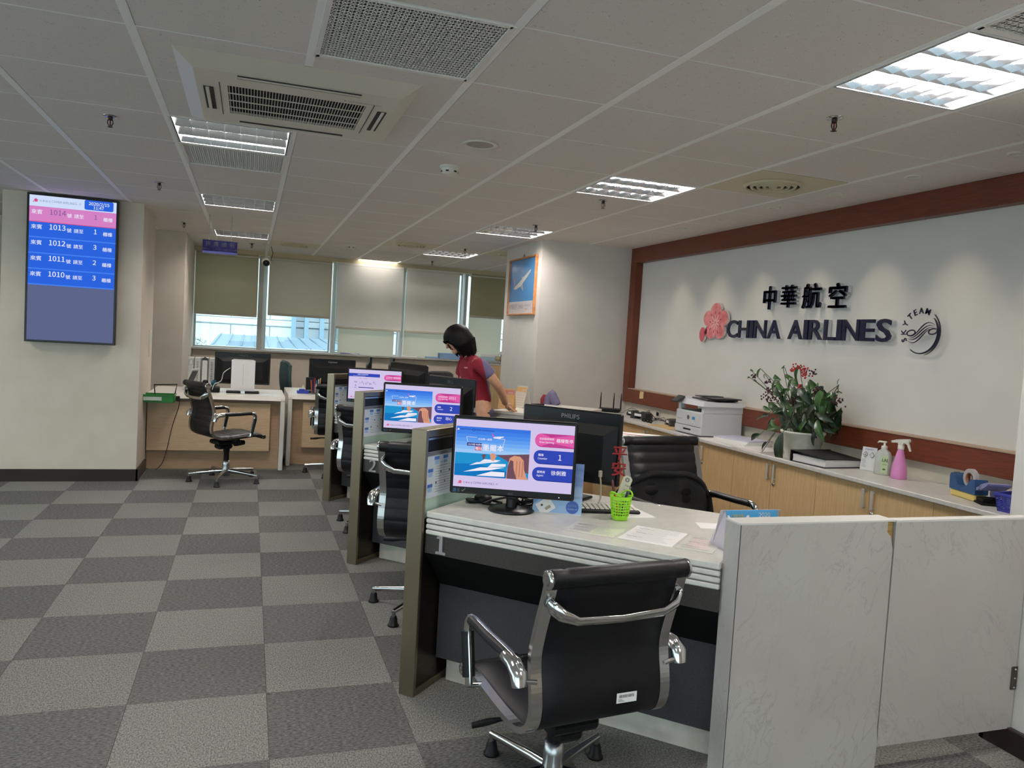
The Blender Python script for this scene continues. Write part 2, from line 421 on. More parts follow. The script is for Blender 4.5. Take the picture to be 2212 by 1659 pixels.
# ------------------------------------------------------------------ ceiling: tiles hung in a grid
ce = tag(MB().box(X0, X1, Y0, Y1, CZ+.12, CZ+.2).obj('ceiling', m_gap), kind='structure')
CX, CY = -.427, 3.013
LIGHTS = [(0, 2), (0, 6), (0, 10), (4, -2), (4, 2), (4, 6), (4, 10), (3, 13), (0, -2), (0, -6), (4, -6), (-5, 0), (-5, 5)]
SKIP = set(LIGHTS) | {(0, 3), (1, -1), (4, -3), (5, 1), (3, 9), (1, 11), (5, 9)}
AC = (-.31, .62, 3.14, 4.17)
tm = MB().box(.018, .584, .0035, .594, 0, .015).mesh('ceiling_tile', [m_ceil])
rest = MB(); clip = []
for i in range(-7, 8):
    for j in range(-8, 14):
        if (i, j) in SKIP: continue
        x, y = CX+.6*i, CY+.6*j
        x0, x1, y0, y1 = max(x+.016, X0), min(x+.584, 3.665), max(y+.002, Y0), min(y+.598, 11.27)
        if x1-x0 < .02 or y1-y0 < .02: continue
        full = (x1-x0 > .567 and y1-y0 > .595)
        a = AC
        if x0 < a[1] and x1 > a[0] and y0 < a[3] and y1 > a[2]:      # tiles cut around the cassette unit
            mbx = MB()
            if x0 < a[0]: mbx.box(x0, a[0]+.03, y0, y1, CZ, CZ+.015)
            if x1 > a[1]: mbx.box(a[1]-.03, x1, y0, y1, CZ, CZ+.015)
            bx0, bx1 = max(x0, a[0]+.03), min(x1, a[1]-.03)
            if bx1 > bx0:
                if y0 < a[2]: mbx.box(bx0, bx1, y0, a[2]+.03, CZ, CZ+.015)
                if y1 > a[3]: mbx.box(bx0, bx1, a[3]-.03, y1, CZ, CZ+.015)
            if mbx.v: mbx.obj('ceiling_tile', m_ceil, ce)
            continue
        if cell_seen(x0, x1, y0, y1, CZ):
            if full: link('ceiling_tile', tm, ce, (x, y, CZ))
            else: MB().box(x0, x1, y0, y1, CZ, CZ+.015).obj('ceiling_tile', m_ceil, ce)
        else: rest.box(x0, x1, y0, y1, CZ, CZ+.015)
tag(rest.obj('ceiling_tile_field', m_ceil, ce), kind='stuff')
for i in range(-6, 8):
    x = CX+.6*i
    segs = [(Y0, 11.27)]
    if AC[0] < x < AC[1]: segs = [(Y0, AC[2]), (AC[3], 11.27)]
    for s0, s1 in segs: MB().box(x-.016, x+.016, s0, s1, CZ-.001, CZ+.03).obj('ceiling_bar', m_tbar, ce)
for j in range(-7, 14):
    y = CY+.6*j
    segs = [(X0, 3.665)] if not (AC[2] < y < AC[3]) else [(X0, AC[0]+.02), (AC[1]-.02, 3.665)]
    for s0, s1 in segs: MB().box(s0, s1, y-.0035, y+.0035, CZ-.0006, CZ+.02).obj('edge_glint_bar', m_tbar, ce)  # pale bars stand in for light caught on the bevelled tile edges
# ------------------------------------------------------------------ walls
def struct(name, mb, mats, parent=None): return tag(mb.obj(name, mats, parent), kind='structure')
struct('wall_left', MB().box(X0-.15, X0, Y0, Y1, 0, .35).box(X0-.15, X0, Y0, Y1, 2.3, CZ+.12).box(X0-.15, X0, 7.4, Y1, .35, 2.3), m_wall)
struct('wall_front', MB().box(X0, -3.4, Y0-.15, Y0, 0, CZ+.12).box(1.2, X1, Y0-.15, Y0, 0, CZ+.12).box(-3.4, 1.2, Y0-.15, Y0, 2.3, CZ+.12).box(-3.4, 1.2, Y0-.15, Y0, 0, .1), m_wall)
struct('wall_right', MB().box(3.73, 3.9, Y0, 7.2, 0, CZ+.12).box(3.73, 3.9, 7.2, 11.29, 0, CZ+.12), m_wallw)
w = MB(); w.box(X0, -.72, 11.29, 11.45, 0, CZ+.12); w.box(-.72, 3.76, 11.29, 11.45, 0, 1.10); w.box(-.72, 3.76, 11.29, 11.45, 2.39, CZ+.12)
w.box(-.72, 3.76, 11.17, 11.29, 0, 1.075)
struct('wall_back', w, m_wall)
p = MB().box(2.68, 3.73, 7.21, 8.32, 0, CZ+.02); struct('pillar', p, m_pillar)
p = MB().box(-1.985, -.915, 7.55, 8.43, 0, CZ+.02); struct('pillar.001', p, m_wall)
p = MB().box(-2.6, -.725, 9.6, 11.29, 0, CZ+.02); struct('pillar.002', p, m_wall)
p = MB().box(2.80, 3.73, .2, 2.19, 0, CZ+.02); struct('pillar.003', p, m_pillar)
# dark skirting round the pillars
b = MB(); b.box(-2.0, -.90, 7.53, 7.55, 0, .105); b.box(-.915, -.895, 7.53, 8.1, 0, .105); struct('baseboard_left', b, m_base)
b = MB(); b.box(2.775, 2.80, .2, 2.215, 0, .092, 0, .004); b.box(2.775, 3.3, 2.19, 2.215, 0, .092, 0, .004); struct('baseboard_right', b, m_base)
# small white plates on the pillar's side
t = thing('wall_plate', 'tall white cover strip on the pillar side beside the information screen', 'plate', (-.915, 8.22, 1.21))
MB().box(0, .012, -.05, .05, -.13, .13, 0, .004).obj('cover', m_plastw, t); MB().box(.012, .016, -.035, .035, -.11, .11, 0, .002).obj('faceplate', m_plastw, t)
# valance above the windows, sill below
struct('trim_1', MB().box(-.725, 3.73, 11.14, 11.29, 2.385, CZ), mat('valance', (204, 192, 160), .7))
sl = struct('trim_2', MB().box(-.725, 3.73, 11.06, 11.30, 1.082, 1.112, 0, .006), mat('sill_stone', (172, 170, 162), .35))
# ------------------------------------------------------------------ windows
m_al = mat('window_frame', (196, 200, 198), .35, .4)
XM = [-.75, .15, 1.1, 2.075, 3.01, 3.73]
w6 = struct('window_6', MB().box(X0-.1, X0-.05, Y0, 7.4, .35, .4).box(X0-.1, X0-.05, Y0, 7.4, 2.25, 2.3), m_al)  # left glazing is added, mostly out of view, to let daylight in
for q in range(7): MB().box(X0-.1, X0-.05, Y0+1.5*q-.025, Y0+1.5*q+.025, .4, 2.25).obj('window_frame', m_al, w6)
MB().box(X0-.078, X0-.072, Y0, 7.4, .4, 2.25).obj('pane', m_glassc, w6)
w7 = struct('window_7', MB().box(-3.4, 1.2, Y0-.1, Y0-.05, .1, .15).box(-3.4, 1.2, Y0-.1, Y0-.05, 2.25, 2.3), m_al)  # added glazing behind the camera, there only to bring in more daylight
for q in range(5): MB().box(-3.4+1.15*q-.025, -3.4+1.15*q+.025, Y0-.1, Y0-.05, .15, 2.25).obj('window_frame', m_al, w7)
MB().box(-3.4, 1.2, Y0-.078, Y0-.072, .15, 2.25).obj('pane', m_glassc, w7)
for k in range(5):
    a, c = XM[k], XM[k+1]
    w = struct('window_%d' % (k+1), MB().box(a+.03, c-.03, 11.33, 11.37, 1.10, 1.13).box(a+.03, c-.03, 11.33, 11.37, 2.36, 2.39), m_al)
    f = MB(); f.box(a-.02, a+.03, 11.24, 11.38, 1.11, 2.39, 0, .004); f.box(a+.03, a+.05, 11.33, 11.37, 1.13, 2.36)
    f.box(c-.05, c-.03, 11.33, 11.37, 1.13, 2.36)
    f.obj('window_frame', m_al, w)
    MB().box(a+.05, c-.05, 11.347, 11.353, 1.13, 2.36).obj('pane', m_glassc, w)
MB().box(.085, .15, 11.2, 11.24, 1.11, 2.39, 0, .004).obj('mullion_cover', mat('mullion', (172, 172, 164), .45, .2), bpy.data.objects['window_1'])
# ------------------------------------------------------------------ roller blinds
m_b1 = blindmat('blind_olive', (176, 166, 136), .16); m_b2 = blindmat('blind_beige', (196, 186, 162), .16)
m_b3 = blindmat('blind_white', (232, 229, 220), .12); m_b4 = blindmat('blind_inner', (206, 202, 182), .3)
def blind(x0, x1, z0, y, m, label, cord=None, bar=True):
    t = thing('roller_blind', label, 'blind', ((x0+x1)/2, y, 2.385), 0, None)
    h = (x1-x0)/2; d = z0-2.385
    MB().grid(lambda u, v: (-h+2*h*u, .006*math.sin(v*3)*(1-v), d*v), 6, 12).obj('fabric', m, t)
    MB().tube([(-h, .02, -.03), (h, .02, -.03)], .022, 10).obj('roller', m_plastw, t)
    if bar: MB().box(-h, h, -.012, .008, d-.012, d+.022, 0, .004).obj('bottom_bar', mat('blind_bar', (196, 190, 172), .5), t)
    if cord:
        e = MB()
        e.tube([(cord-.012, -.03, -.03), (cord-.012, -.03, -1.05), (cord, -.03, -1.10), (cord+.012, -.03, -1.05), (cord+.012, -.03, -.03)], .003, 5)
        e.obj('pull_cord', m_plastw, t)
    return t
blind(-.715, .075, 1.56, 11.15, m_b1, 'olive roller blind half down in the window nearest the hanging sign')
blind(.215, 1.05, 1.60, 11.15, m_b2, 'beige roller blind half down, second window from the pilaster, cord at its right', .44)
blind(1.125, 2.045, 1.475, 11.10, m_b3, 'pale roller blind hanging low in the middle window', .0)
blind(2.09, 2.86, 1.475, 11.10, m_b3, 'pale roller blind hanging low behind the bending woman')
blind(3.06, 3.60, 1.755, 11.15, m_b1, 'narrow olive roller blind next to the pillar with the wall calendar')
blind(1.175, 1.965, 1.115, 11.21, m_b4, 'lowered inner roller blind under the middle pale blind', None, False)
blind(2.105, 2.90, 1.115, 11.21, m_b4, 'lowered inner roller blind behind the bending woman', None, False)
blind(3.07, 3.585, 1.115, 11.21, m_b4, 'lowered inner roller blind beside the pillar with the wall calendar', None, False)
# ------------------------------------------------------------------ outside the windows
m_fac = nmat('facade_white', (232, 238, 240), (238, 243, 244), 2, rough=.7); m_roof = mat('blue_roof', (132, 158, 176), .6)
o = thing('neighbouring_building', 'pale clad building across the street seen through the two left windows', 'building', (0, 20, 0))
MB().box(-9, 12, .05, 3, -4, 6).obj('wall', mat('facade_joint', (198, 208, 212), .8), o)
pm = MB().box(-.44, .44, 0, .05, -2.6, 1.42, 0, .01).mesh('facade_panel', [m_fac]); pm2 = MB().box(-.44, .44, 0, .05, 1.60, 4.2, 0, .01).mesh('facade_panel', [m_fac])
for i in range(-5, 8):
    link('panel', pm, o, (i*.9, 0, 0)); link('panel', pm2, o, (i*.9, 0, 0))
MB().box(-5, 8, -.06, .05, 1.44, 1.58, 0, .02).obj('ledge', m_fac, o)
for x in (.95, 1.25, 1.62): MB().box(x, x+.1, -.3, 0, 1.05, 2.2).obj('downpipe', mat('outside_pipe', (150, 185, 205), .5), o)
MB().box(2.02, 2.12, -.4, 0, .2, 2.2).obj('window', mat('outside_window', (130, 150, 150), .3), o)
o = thing('shed_roof', 'low blue metal roof with white gutter outside the left windows', 'roof', (.3, 15.2, 0))
MB().quad((-1.0, 0, 1.02), (1.55, 0, 1.06), (1.25, 1.9, 1.22), (-.9, 1.9, 1.22)).box(-1.0, 1.5, .1, 1.8, -3, .9).obj('roof_sheet', m_roof, o)
MB().box(-1.03, 1.58, -.05, .02, .97, 1.03, 0, .01).obj('gutter', m_fac, o)
for i in range(11): MB().tube([(-.95+.25*i, 0, 1.045), (-.86+.22*i, 1.9, 1.235)], .012, 5).obj('roof_rib', m_roof, o)
o = thing('bush', 'greyish bush beside the blue roof outside', 'bush', (-.98, 15.8, 0))
b = MB()
for i in range(130):
    a = R.random()*6.28; r = R.random()**.5*.22; z = 1.0+R.random()*.17*(1-r*2)
    b.M = T((r*math.cos(a), r*math.sin(a), z), R.random()*6, R.random()*3, 0, .035)
    b.add([(-.5, 0, 0), (0, -.3, .1), (.5, 0, 0), (0, .3, .1)], [(0, 1, 2, 3)])
tag(b.obj('foliage', mat('outside_leaf', (120, 140, 135), .7), o), kind='stuff')
MB().tube([(0, 0, -3), (0, 0, 1.0)], .03, 6).obj('stem', mat('outside_stem', (90, 85, 75), .8), o)
struct('ground', MB().box(-30, 30, -30, 40, -4.2, -4), mat('outside_ground', (170, 175, 175), .9))
# ------------------------------------------------------------------ ceiling fittings
m_refl = mat('louvre_aluminium', (222, 224, 228), .16, 1.0); m_house = mat('luminaire_white', (225, 225, 225), .35)
m_tube = emis('fluorescent_tube', (255, 247, 240), TUBE)
def luminaire(i, j, label):
    x, y = CX+.6*i, CY+.6*j
    t = thing('ceiling_light', label, 'light', (x+.3, y+.3, CZ), 0, 'recessed louvred ceiling lights')
    h = .282; dp = 1.45 if i == 0 else 1.0
    b = MB(); b.box(-h, h, -h, h, .088, .093)
    for s in (-1, 1): b.box(s*h-.004, s*h+.004, -h, h, -.003, .09); b.box(-h, h, s*h-.004, s*h+.004, -.003, .09)
    b.box(-.296, -h, -.296, .296, -.003, .004); b.box(h, .296, -.296, .296, -.003, .004); b.box(-h, h, -.296, -h, -.003, .004); b.box(-h, h, h, .296, -.003, .004)
    b.obj('housing', m_house, t)
    for k in range(3):
        yy = (k-1)*.188
        MB().tube([(-.262, yy, .045+.018*(dp-1)/.45), (.262, yy, .045+.018*(dp-1)/.45)], .013, 8).obj('tube', m_tube if (i, j) != (3, 13) else emis('dim_tube', (255, 247, 240), 26.0), t)
        e = MB()
        for s in (-1, 1): e.tube([(s*.262, yy, .045+.018*(dp-1)/.45), (s*.28, yy, .045+.018*(dp-1)/.45)], .014, 8)
        e.obj('tube_cap', m_plastw, t)
    for k in range(2):
        yy = (k-.5)*.188
        MB().prism([(-.003, 0), (.003, 0), (.012*dp, .026*dp), (-.012*dp, .026*dp)], -h, h).obj('louvre_blade', m_refl, t, (0, yy, 0), (PI/2, 0, PI/2))
    for s in (-1, 1):
        MB().prism([(0, 0), (.004, 0), (.014, .03), (0, .03)] if s < 0 else [(0, 0), (-.004, 0), (-.014, .03), (0, .03)], -h, h).obj('louvre_blade', m_refl, t, (0, s*h, 0), (PI/2, 0, PI/2))
    for k in range(6):
        xx = -h+(k+1)*2*h/7
        MB().prism([(-.0015, 0), (.0015, 0), (.004, .024*dp), (-.004, .024*dp)], -h, h).obj('cross_blade', m_refl, t, (xx, 0, 0), (PI/2, 0, 0))
    return t
LL = {(0, 2): 'louvred ceiling light just behind the air conditioner, perforated panel at its back', (0, 6): 'louvred ceiling light in front of the hanging sign rods',
      (0, 10): 'louvred ceiling light above and behind the hanging sign', (4, -2): 'brightest louvred ceiling light, large at the upper right corner',
      (4, 2): 'bright louvred ceiling light beside the round air diffuser', (4, 6): 'louvred ceiling light before the pillar with the wall calendar',
      (4, 10): 'distant louvred ceiling light left of the calendar pillar', (3, 13): 'farthest louvred ceiling light cut off by the window valance',
      (0, -2): 'louvred ceiling light overhead in front of the air conditioner', (0, -6): 'louvred ceiling light overhead on the lobby side',
      (4, -6): 'louvred ceiling light overhead behind the photographer', (-5, 0): 'louvred ceiling light over the waiting side', (-5, 5): 'louvred ceiling light over the far waiting side'}
for ij in LIGHTS: luminaire(ij[0], ij[1], LL[ij])
# perforated return grilles
m_perf = mat('perforated_white', (232, 228, 222), .5)
def perf(i, j, label, y1=.57, dark=(26, 25, 25)):
    t = thing('return_grille', label, 'grille', (CX+.6*i+.3, CY+.6*j+.3, CZ))
    h = .284
    b = MB(); b.box(-h, h, -h, h, .06, .065)
    b.obj('backing', mat('grille_dark%d' % dark[0], dark, .9), t)
    b = MB()
    for s in (-1, 1): b.box(s*h-.008, s*h+.012, -.292, .292, -.004, .02); b.box(-h, h, s*h-.012, s*h+.008, -.004, .02)
    b.obj('frame', m_perf, t)
    b = MB(); n = 24; z0, z1 = 0, .0015
    for k in range(n+1):
        x = -h+2*h*k/n; b.box(x-.0028, x+.0028, -h, h, z0, z1)
    def diag(sg):
        st = 2*h/n
        for k in range(-n, n):
            pts = []
            c = k*st*1.0
            # line y = sg*x*1.0 + c clipped to the square
            xa, xb = -h, h
            ya, yb = sg*xa+c, sg*xb+c
            if sg > 0:
                if ya < -h: xa = -h-c
                if yb > h: xb = h-c
            else:
                if ya > h: xa = c-h
                if yb < -h: xb = c+h
            if xb-xa < .01: continue
            p, q = Vector((xa, sg*xa+c, 0)), Vector((xb, sg*xb+c, 0)); d = (q-p).normalized(); nn = Vector((-d.y, d.x, 0))*.0027
            b.add([p-nn+Vector((0, 0, z0)), q-nn+Vector((0, 0, z0)), q+nn+Vector((0, 0, z0)), p+nn+Vector((0, 0, z0)), p-nn+Vector((0, 0, z1)), q-nn+Vector((0, 0, z1)), q+nn+Vector((0, 0, z1)), p+nn+Vector((0, 0, z1))],
                  [(3, 2, 1, 0), (0, 1, 5, 4), (2, 3, 7, 6)])
    diag(1); diag(-1)
    tag(b.obj('perforated_plate', m_perf, t), kind='stuff')
    return t
perf(1, -1, 'square perforated ceiling grille beside the air conditioner')
perf(4, -3, 'perforated ceiling grille cut off by the top edge above the brightest light')
perf(0, 3, 'perforated translucent ceiling panel directly behind a louvred light', dark=(150, 156, 138))
# cassette air conditioner
m_ac = mat('cassette_plastic', (214, 208, 194), .4)
t = thing('cassette_air_conditioner', 'square ceiling cassette air conditioner with dark central grille', 'air conditioner', (.155, 3.655, CZ))
b = MB(); H = .465; z1 = -.035
outer = [(-H, -.508), (H, -.508), (H, .508), (-H, .508)]; q = .40; inner = [(-q, -q), (q, -q), (q, q), (-q, q)]; g = .28
vs = [(x, y, 0) for x, y in outer]+[(x, y, z1) for x, y in inner]+[(x, y, z1) for x, y in [(-g, -g*.78), (g, -g*.78), (g, g*.78), (-g, g*.78)]]
b.add(vs, [(i, (i+1) % 4, 4+(i+1) % 4, 4+i)[::-1] for i in range(4)]+[(4+i, 4+(i+1) % 4, 8+(i+1) % 4, 8+i)[::-1] for i in range(4)])
vs2 = vs[8:]+[(x, y, .05) for x, y, _ in vs[8:]]
b.add(vs2, [(i, (i+1) % 4, 4+(i+1) % 4, 4+i)[::-1] for i in range(4)])
b.obj('panel', m_ac, t)
MB().box(-g, g, -g*.78, g*.78, z1+.012, z1+.016).obj('filter', mat('filter_black', (14, 14, 16), .9), t)
b = MB()
for k in range(46):
    x = -g+2*g*(k+.5)/46; b.box(x-.0014, x+.0014, -g*.78, g*.78, z1, z1+.003)
for k in range(1, 4):
    y = -g*.78+2*g*.78*k/4; b.box(-g, g, y-.0022, y+.0022, z1-.001, z1+.003)
tag(b.obj('intake_grille', m_ac, t), kind='stuff')
m_slot = mat('vent_slot', (46, 42, 36), .7)
for rz in range(4):
    s = MB(); s.M = T((0, 0, 0), rz*PI/2); L_ = .24 if rz % 2 == 0 else .17
    s.box(-L_, L_, -.375, -.335, z1-.002, z1+.001); s.obj('outlet_slot', m_slot, t)
    s = MB(); s.M = T((0, 0, 0), rz*PI/2)
    s.box(-L_, L_, -.366, -.352, z1-.006, z1-.002, 0, .002); s.obj('outlet_flap', m_ac, t)
for sx in (-1, 1):
    MB().box(sx*.31-.0015, sx*.31+.0015, -.25, .25, z1-.0015, z1+.002).obj('seam', m_slot, t)
b = MB(); b.M = T((.23, -.255, z1-.001), 0, PI)
b.text('MITSUBISHI HEAVY', -.03, -.004, .016); b.fl([(-.05, 0), (-.045, .008), (-.04, 0), (-.045, -.004)], 0); b.obj('lettering', m_slot, t)
# round diffuser on a square plate
def diffuser(i, j, label, full=True):
    t = thing('air_diffuser', label, 'diffuser', (CX+.6*i+.3, CY+.6*j+.3, CZ))
    MB().box(-.29, .29, -.29, .29, -.002, .006).obj('plate', mat('aged_white', (206, 194, 164), .45), t)
    MB().lathe([(.0, .0), (.165, .0), (.165, -.003), (0, -.003)], (0, 0, -.001), 32, 0).obj('throat', mat('diffuser_dark', (70, 62, 50), .8), t)
    for k, r in enumerate((.17, .135, .10, .065, .03)):
        MB().lathe([(r, 0), (r-.008, -.016), (r-.022, -.012), (r-.012, 0)], (0, 0, -.003), 32).obj('ring', mat('aged_white', (206, 194, 164), .45), t)
diffuser(5, 1, 'round slotted air diffuser on a yellowed square plate near the wall spotlights')
diffuser(3, 9, 'yellowed square air diffuser plate far back left of the calendar pillar')
diffuser(1, 11, 'far air diffuser beside the security camera'); diffuser(5, 9, 'air diffuser half hidden behind the calendar pillar')
# ceiling speaker, smoke detectors, sprinklers, downlights
t = thing('ceiling_speaker', 'round flush ceiling speaker with grey mesh', 'speaker', (1.084, 3.93, CZ))
MB().lathe([(.088, 0), (.094, -.004), (.088, -.009), (.07, -.005), (.07, 0)], n=32).obj('rim', m_plastw, t)
MB().lathe([(.07, -.004), (.04, -.007), (0, -.008)], n=28).obj('mesh_cover', nmat('speaker_mesh', (150, 146, 138), (186, 181, 172), 400), t)
def smoke(x, y, label):
    t = thing('smoke_detector', label, 'smoke detector', (x, y, CZ), 0, 'smoke detectors')
    MB().lathe([(.058, 0), (.058, -.012), (.05, -.016)], n=24).obj('base', m_plastw, t)
    MB().lathe([(.05, -.014), (.047, -.04), (.03, -.05), (0, -.052)], n=24).obj('head', m_plastw, t)
    for k in range(6):
        a = k*PI/3; MB().cb((0, 0, 0), (.018, .004, .008)).obj('vent', m_black, t, (.0475*math.cos(a), .0475*math.sin(a), -.034), a+PI/2)
smoke(1.074, 4.53, 'white smoke detector beside the round ceiling speaker'); smoke(1.076, 9.3, 'white smoke detector far back near the window blinds')
def sprinkler(x, y, label):
    t = thing('sprinkler', label, 'sprinkler', (x, y, CZ), 0, 'ceiling sprinklers')
    MB().lathe([(.035, 0), (.033, -.005), (.016, -.008), (.012, -.002)], n=20).obj('escutcheon', m_chrome, t)
    b = MB(); b.lathe([(.011, -.004), (.011, -.02), (.008, -.022)], n=10)
    b.tube([(.010, 0, -.02), (.013, 0, -.035), (.004, 0, -.053)], .0025, 6); b.tube([(-.010, 0, -.02), (-.013, 0, -.035), (-.004, 0, -.053)], .0025, 6)
    b.lathe([(.0, -.053), (.014, -.055), (0, -.058)], n=12); b.obj('head', mat('sprinkler_bronze', (52, 36, 32), .4, .6), t)
    MB().tube([(0, 0, -.022), (0, 0, -.05)], .003, 6).obj('bulb', mat('sprinkler_bulb', (120, 30, 30), .2), t)
for x, y, l in ((2.257, 2.70, 'sprinkler head below the brightest ceiling light'), (2.27, 4.96, 'sprinkler head just behind the light beside the round diffuser'),
                (2.29, 6.35, 'sprinkler head at the front edge of the light before the calendar pillar'), (2.267, 8.6, 'sprinkler head by the distant light left of the calendar pillar'),
                (2.293, 10.4, 'farthest sprinkler head above the woman'), (-.70, 4.40, 'sprinkler head left of the air conditioner'),
                (-.669, 6.30, 'sprinkler head above the corner of the information screen'), (-.676, 8.65, 'sprinkler head left of the hanging sign'), (-.02, 10.2, 'sprinkler head right of the hanging sign')):
    sprinkler(x, y, l)
m_lamp = emis('halogen_lamp', (255, 232, 190), 9.0)
spots = [(3.323+.0, y) for y in (3.325, 3.91, 4.50, 5.105, 5.70, 6.30)]+[(3.323, 2.73)]
names = ['nearest visible wall downlight before the sign', 'second wall downlight beside the round diffuser', 'third wall downlight along the brown cornice', 'fourth wall downlight along the brown cornice',
         'fifth wall downlight along the brown cornice', 'farthest wall downlight near the pillar', 'wall downlight over the right end of the counter']
for (x, y), nm_ in zip(spots, names):
    t = thing('downlight', 'small round '+nm_, 'light', (x, y, CZ), 0, 'recessed wall-washing downlights')
    MB().lathe([(.046, 0), (.045, -.005), (.032, -.006), (.028, 0), (.03, .045)], n=24).obj('ring', m_plastw, t)
    MB().lathe([(.0, .03), (.03, .03)][::-1], n=16).obj('reflector', m_refl, t)
    b = MB(); b.M = T((.004, 0, .012), 0, 0, .5); b.lathe([(0, -.004), (.013, -.002), (.016, .012), (.008, .02)], n=14); b.obj('lamp', m_lamp, t)
    ld = bpy.data.lights.new('downlight', 'SPOT'); ld.energy = SPOT; ld.color = (1.0, .83, .62); ld.spot_size = math.radians(54); ld.spot_blend = 1.0; ld.shadow_soft_size = .015
    lo = link('lamp_light', ld, t, (.005, 0, -.012)); lo.rotation_euler = (0, -math.radians(24), 0)
# dome camera on a short pole
t = thing('security_camera', 'white dome security camera hanging from the ceiling before the windows', 'camera', (.155, 10.15, CZ))
MB().lathe([(.05, 0), (.05, -.008), (.016, -.012), (.014, -.16), (.03, -.165)], n=16).obj('pole', m_plastw, t)
MB().sphere((0, 0, -.215), .055, 16).obj('housing', m_plastw, t)
MB().sphere((0, -.022, -.228), .043, 14).obj('lens_dome', m_black, t)
b = MB(); b.lathe([(.03, 0), (.03, .004), (0, .004)], n=16); b.M = T((0, -.062, -.235), 0, PI/2-.3)
MB().tube([(.05, 0, -.02), (.075, 0, -.1), (.05, 0, -.2)], .004, 6).obj('cable', m_black, t)
# hanging sign
t = thing('hanging_sign', 'dark blue hanging sign with white Chinese and English lettering', 'sign', (-.297, 7.84, 2.15))
MB().box(-.152, .152, -.012, .012, -.042, .06, 0).obj('board', mat('sign_navy', (30, 30, 92), .6, spec=.2), t)
MB().box(-.152, .152, -.013, .013, -.06, -.042, 0).obj('stripe', mat('sign_lilac', (126, 128, 206), .6, spec=.2), t)
b = MB(); b.M = T((0, -.0125, 0)) @ UPRIGHT
b.text('搭 機 證 明', 0, .008, .046, 0, .0006, 0, .012, 'CENTER', sp=1.1); b.text('TRAVEL FLIGHT CERTIFICATE', 0, -.028, .0185, 0, .0006, 0, .01, 'CENTER', sp=1.12)
b.obj('lettering', m_paper, t)
for x in (-.098, .098): MB().tube([(x, 0, .058), (x, 0, .294)], .003, 6).obj('rod', m_alu, t)
# ------------------------------------------------------------------ sign wall with brown frame
struct('trim_3', MB().box(3.655, 3.73, 1.6, 7.21, 2.295, CZ, 0, .003), m_frame)
struct('trim_4', MB().box(3.655, 3.73, 1.6, 7.21, .890, 1.028, 0, .003), m_frame)
struct('trim_5', MB().box(3.655, 3.73, 7.09, 7.21, 1.028, 2.295), m_framev)
struct('trim_6', MB().box(3.648, 3.73, 1.6, 7.09, 1.024, 1.032), mat('frame_bead', (176, 150, 128), .5))
SGM = Matrix(((0, 0, -1, 3.728), (-1, 0, 0, 0), (0, 1, 0, 0), (0, 0, 0, 1)))   # sign frame: x=-world y, y=up, z=out of the wall
t = thing('wall_sign', 'airline wall sign of raised navy letters with pink plum blossom and round emblem', 'sign', (3.728, 4.6, 1.65))
def on_wall(f, m, name, mats):
    b = MB(); b.M = Matrix.Translation((-3.728, -4.6, -1.65)) @ SGM; f(b); return b.obj(name, mats, t)
def letter(ch, x0, w, z0, h, bold, cjk=False):
    """one raised letter fitted to x0..x0+w (x = distance along -y)"""
    vs, fs = glyphs(ch, .2, .006, bold, 'LEFT', 1.0, not cjk)
    xs = [v[0] for v in vs]; ys = [v[1] for v in vs]
    kx = w/(max(xs)-min(xs)); ky = h/(max(ys)-min(ys))
    P = [((v[0]-min(xs))*kx+x0, (v[1]-min(ys))*ky+z0, v[2]) for v in vs]
    def f(b):
        for fc in fs:
            zz = [P[i][2] for i in fc]
            front = min(zz) > .004
            b.add([(P[i][0], P[i][1], .034+P[i][2]) for i in fc], [tuple(range(len(fc)))], 0)
            b.add([(P[i][0], P[i][1], .014+P[i][2]*2.3) for i in fc], [tuple(range(len(fc)))], 1)
    on_wall(f, None, 'letter', [m_navy, m_acryl])
# advance widths along the wall for CHINA AIRLINES from y=5.488 to y=3.757
W_ = [('C', 1.0), ('H', .98), ('I', .30), ('N', 1.04), ('A', 1.10), (' ', .42), ('A', 1.10), ('I', .30), ('R', .95), ('L', .78), ('I', .30), ('N', 1.04), ('E', .82), ('S', .86)]
gap = .10; tot = sum(w for _, w in W_)+gap*(len(W_)-1); k = (5.488-3.765)/tot; x = -5.488
for ch, w in W_:
    if ch != ' ':
        letter(ch, x, w*k, 1.572 if ch not in 'CS' else 1.569, .138 if ch not in 'CS' else .144, .012)
    x += (w+gap)*k
for ch, xa, xb, za, zb in (('中', 5.042, 4.892, 1.79, 1.966), ('華', 4.835, 4.663, 1.80, 1.965), ('航', 4.60, 4.405, 1.79, 1.965), ('空', 4.335, 4.165, 1.79, 1.955)):
    letter(ch, -xa, xa-xb, za, zb-za, .03, True)
m_blos = nmat('blossom_pink', (196, 92, 98), (226, 140, 142), 18, rough=.3, coat=.4); m_blos2 = mat('blossom_red', (160, 40, 52), .35)
def blossom(b):
    cx, cy, r = -5.675, 1.70, .155
    P = []
    for i in range(100):
        a = 2*PI*i/100+PI/2
        k5 = abs(math.cos(2.5*(a-PI/2)))
        rad = r*(.66+.36*k5**.55)
        P.append((cx+rad*math.cos(a)*1.18, cy+rad*math.sin(a)))
    b.prism(P, .012, .03, 0, 1)
on_wall(blossom, None, 'blossom', [m_blos, m_acryl])
def bud(b):
    for cx, cy, rx, ry in ((-5.865, 1.592, .045, .062), (-5.815, 1.615, .02, .03)):
        b.prism([(cx+rx*math.cos(2*PI*i/24), cy+ry*math.sin(2*PI*i/24)) for i in range(24)], .012, .03, 0, 1)
on_wall(bud, None, 'bud', [mat('bud_pink', (198, 92, 100), .35), m_acryl])
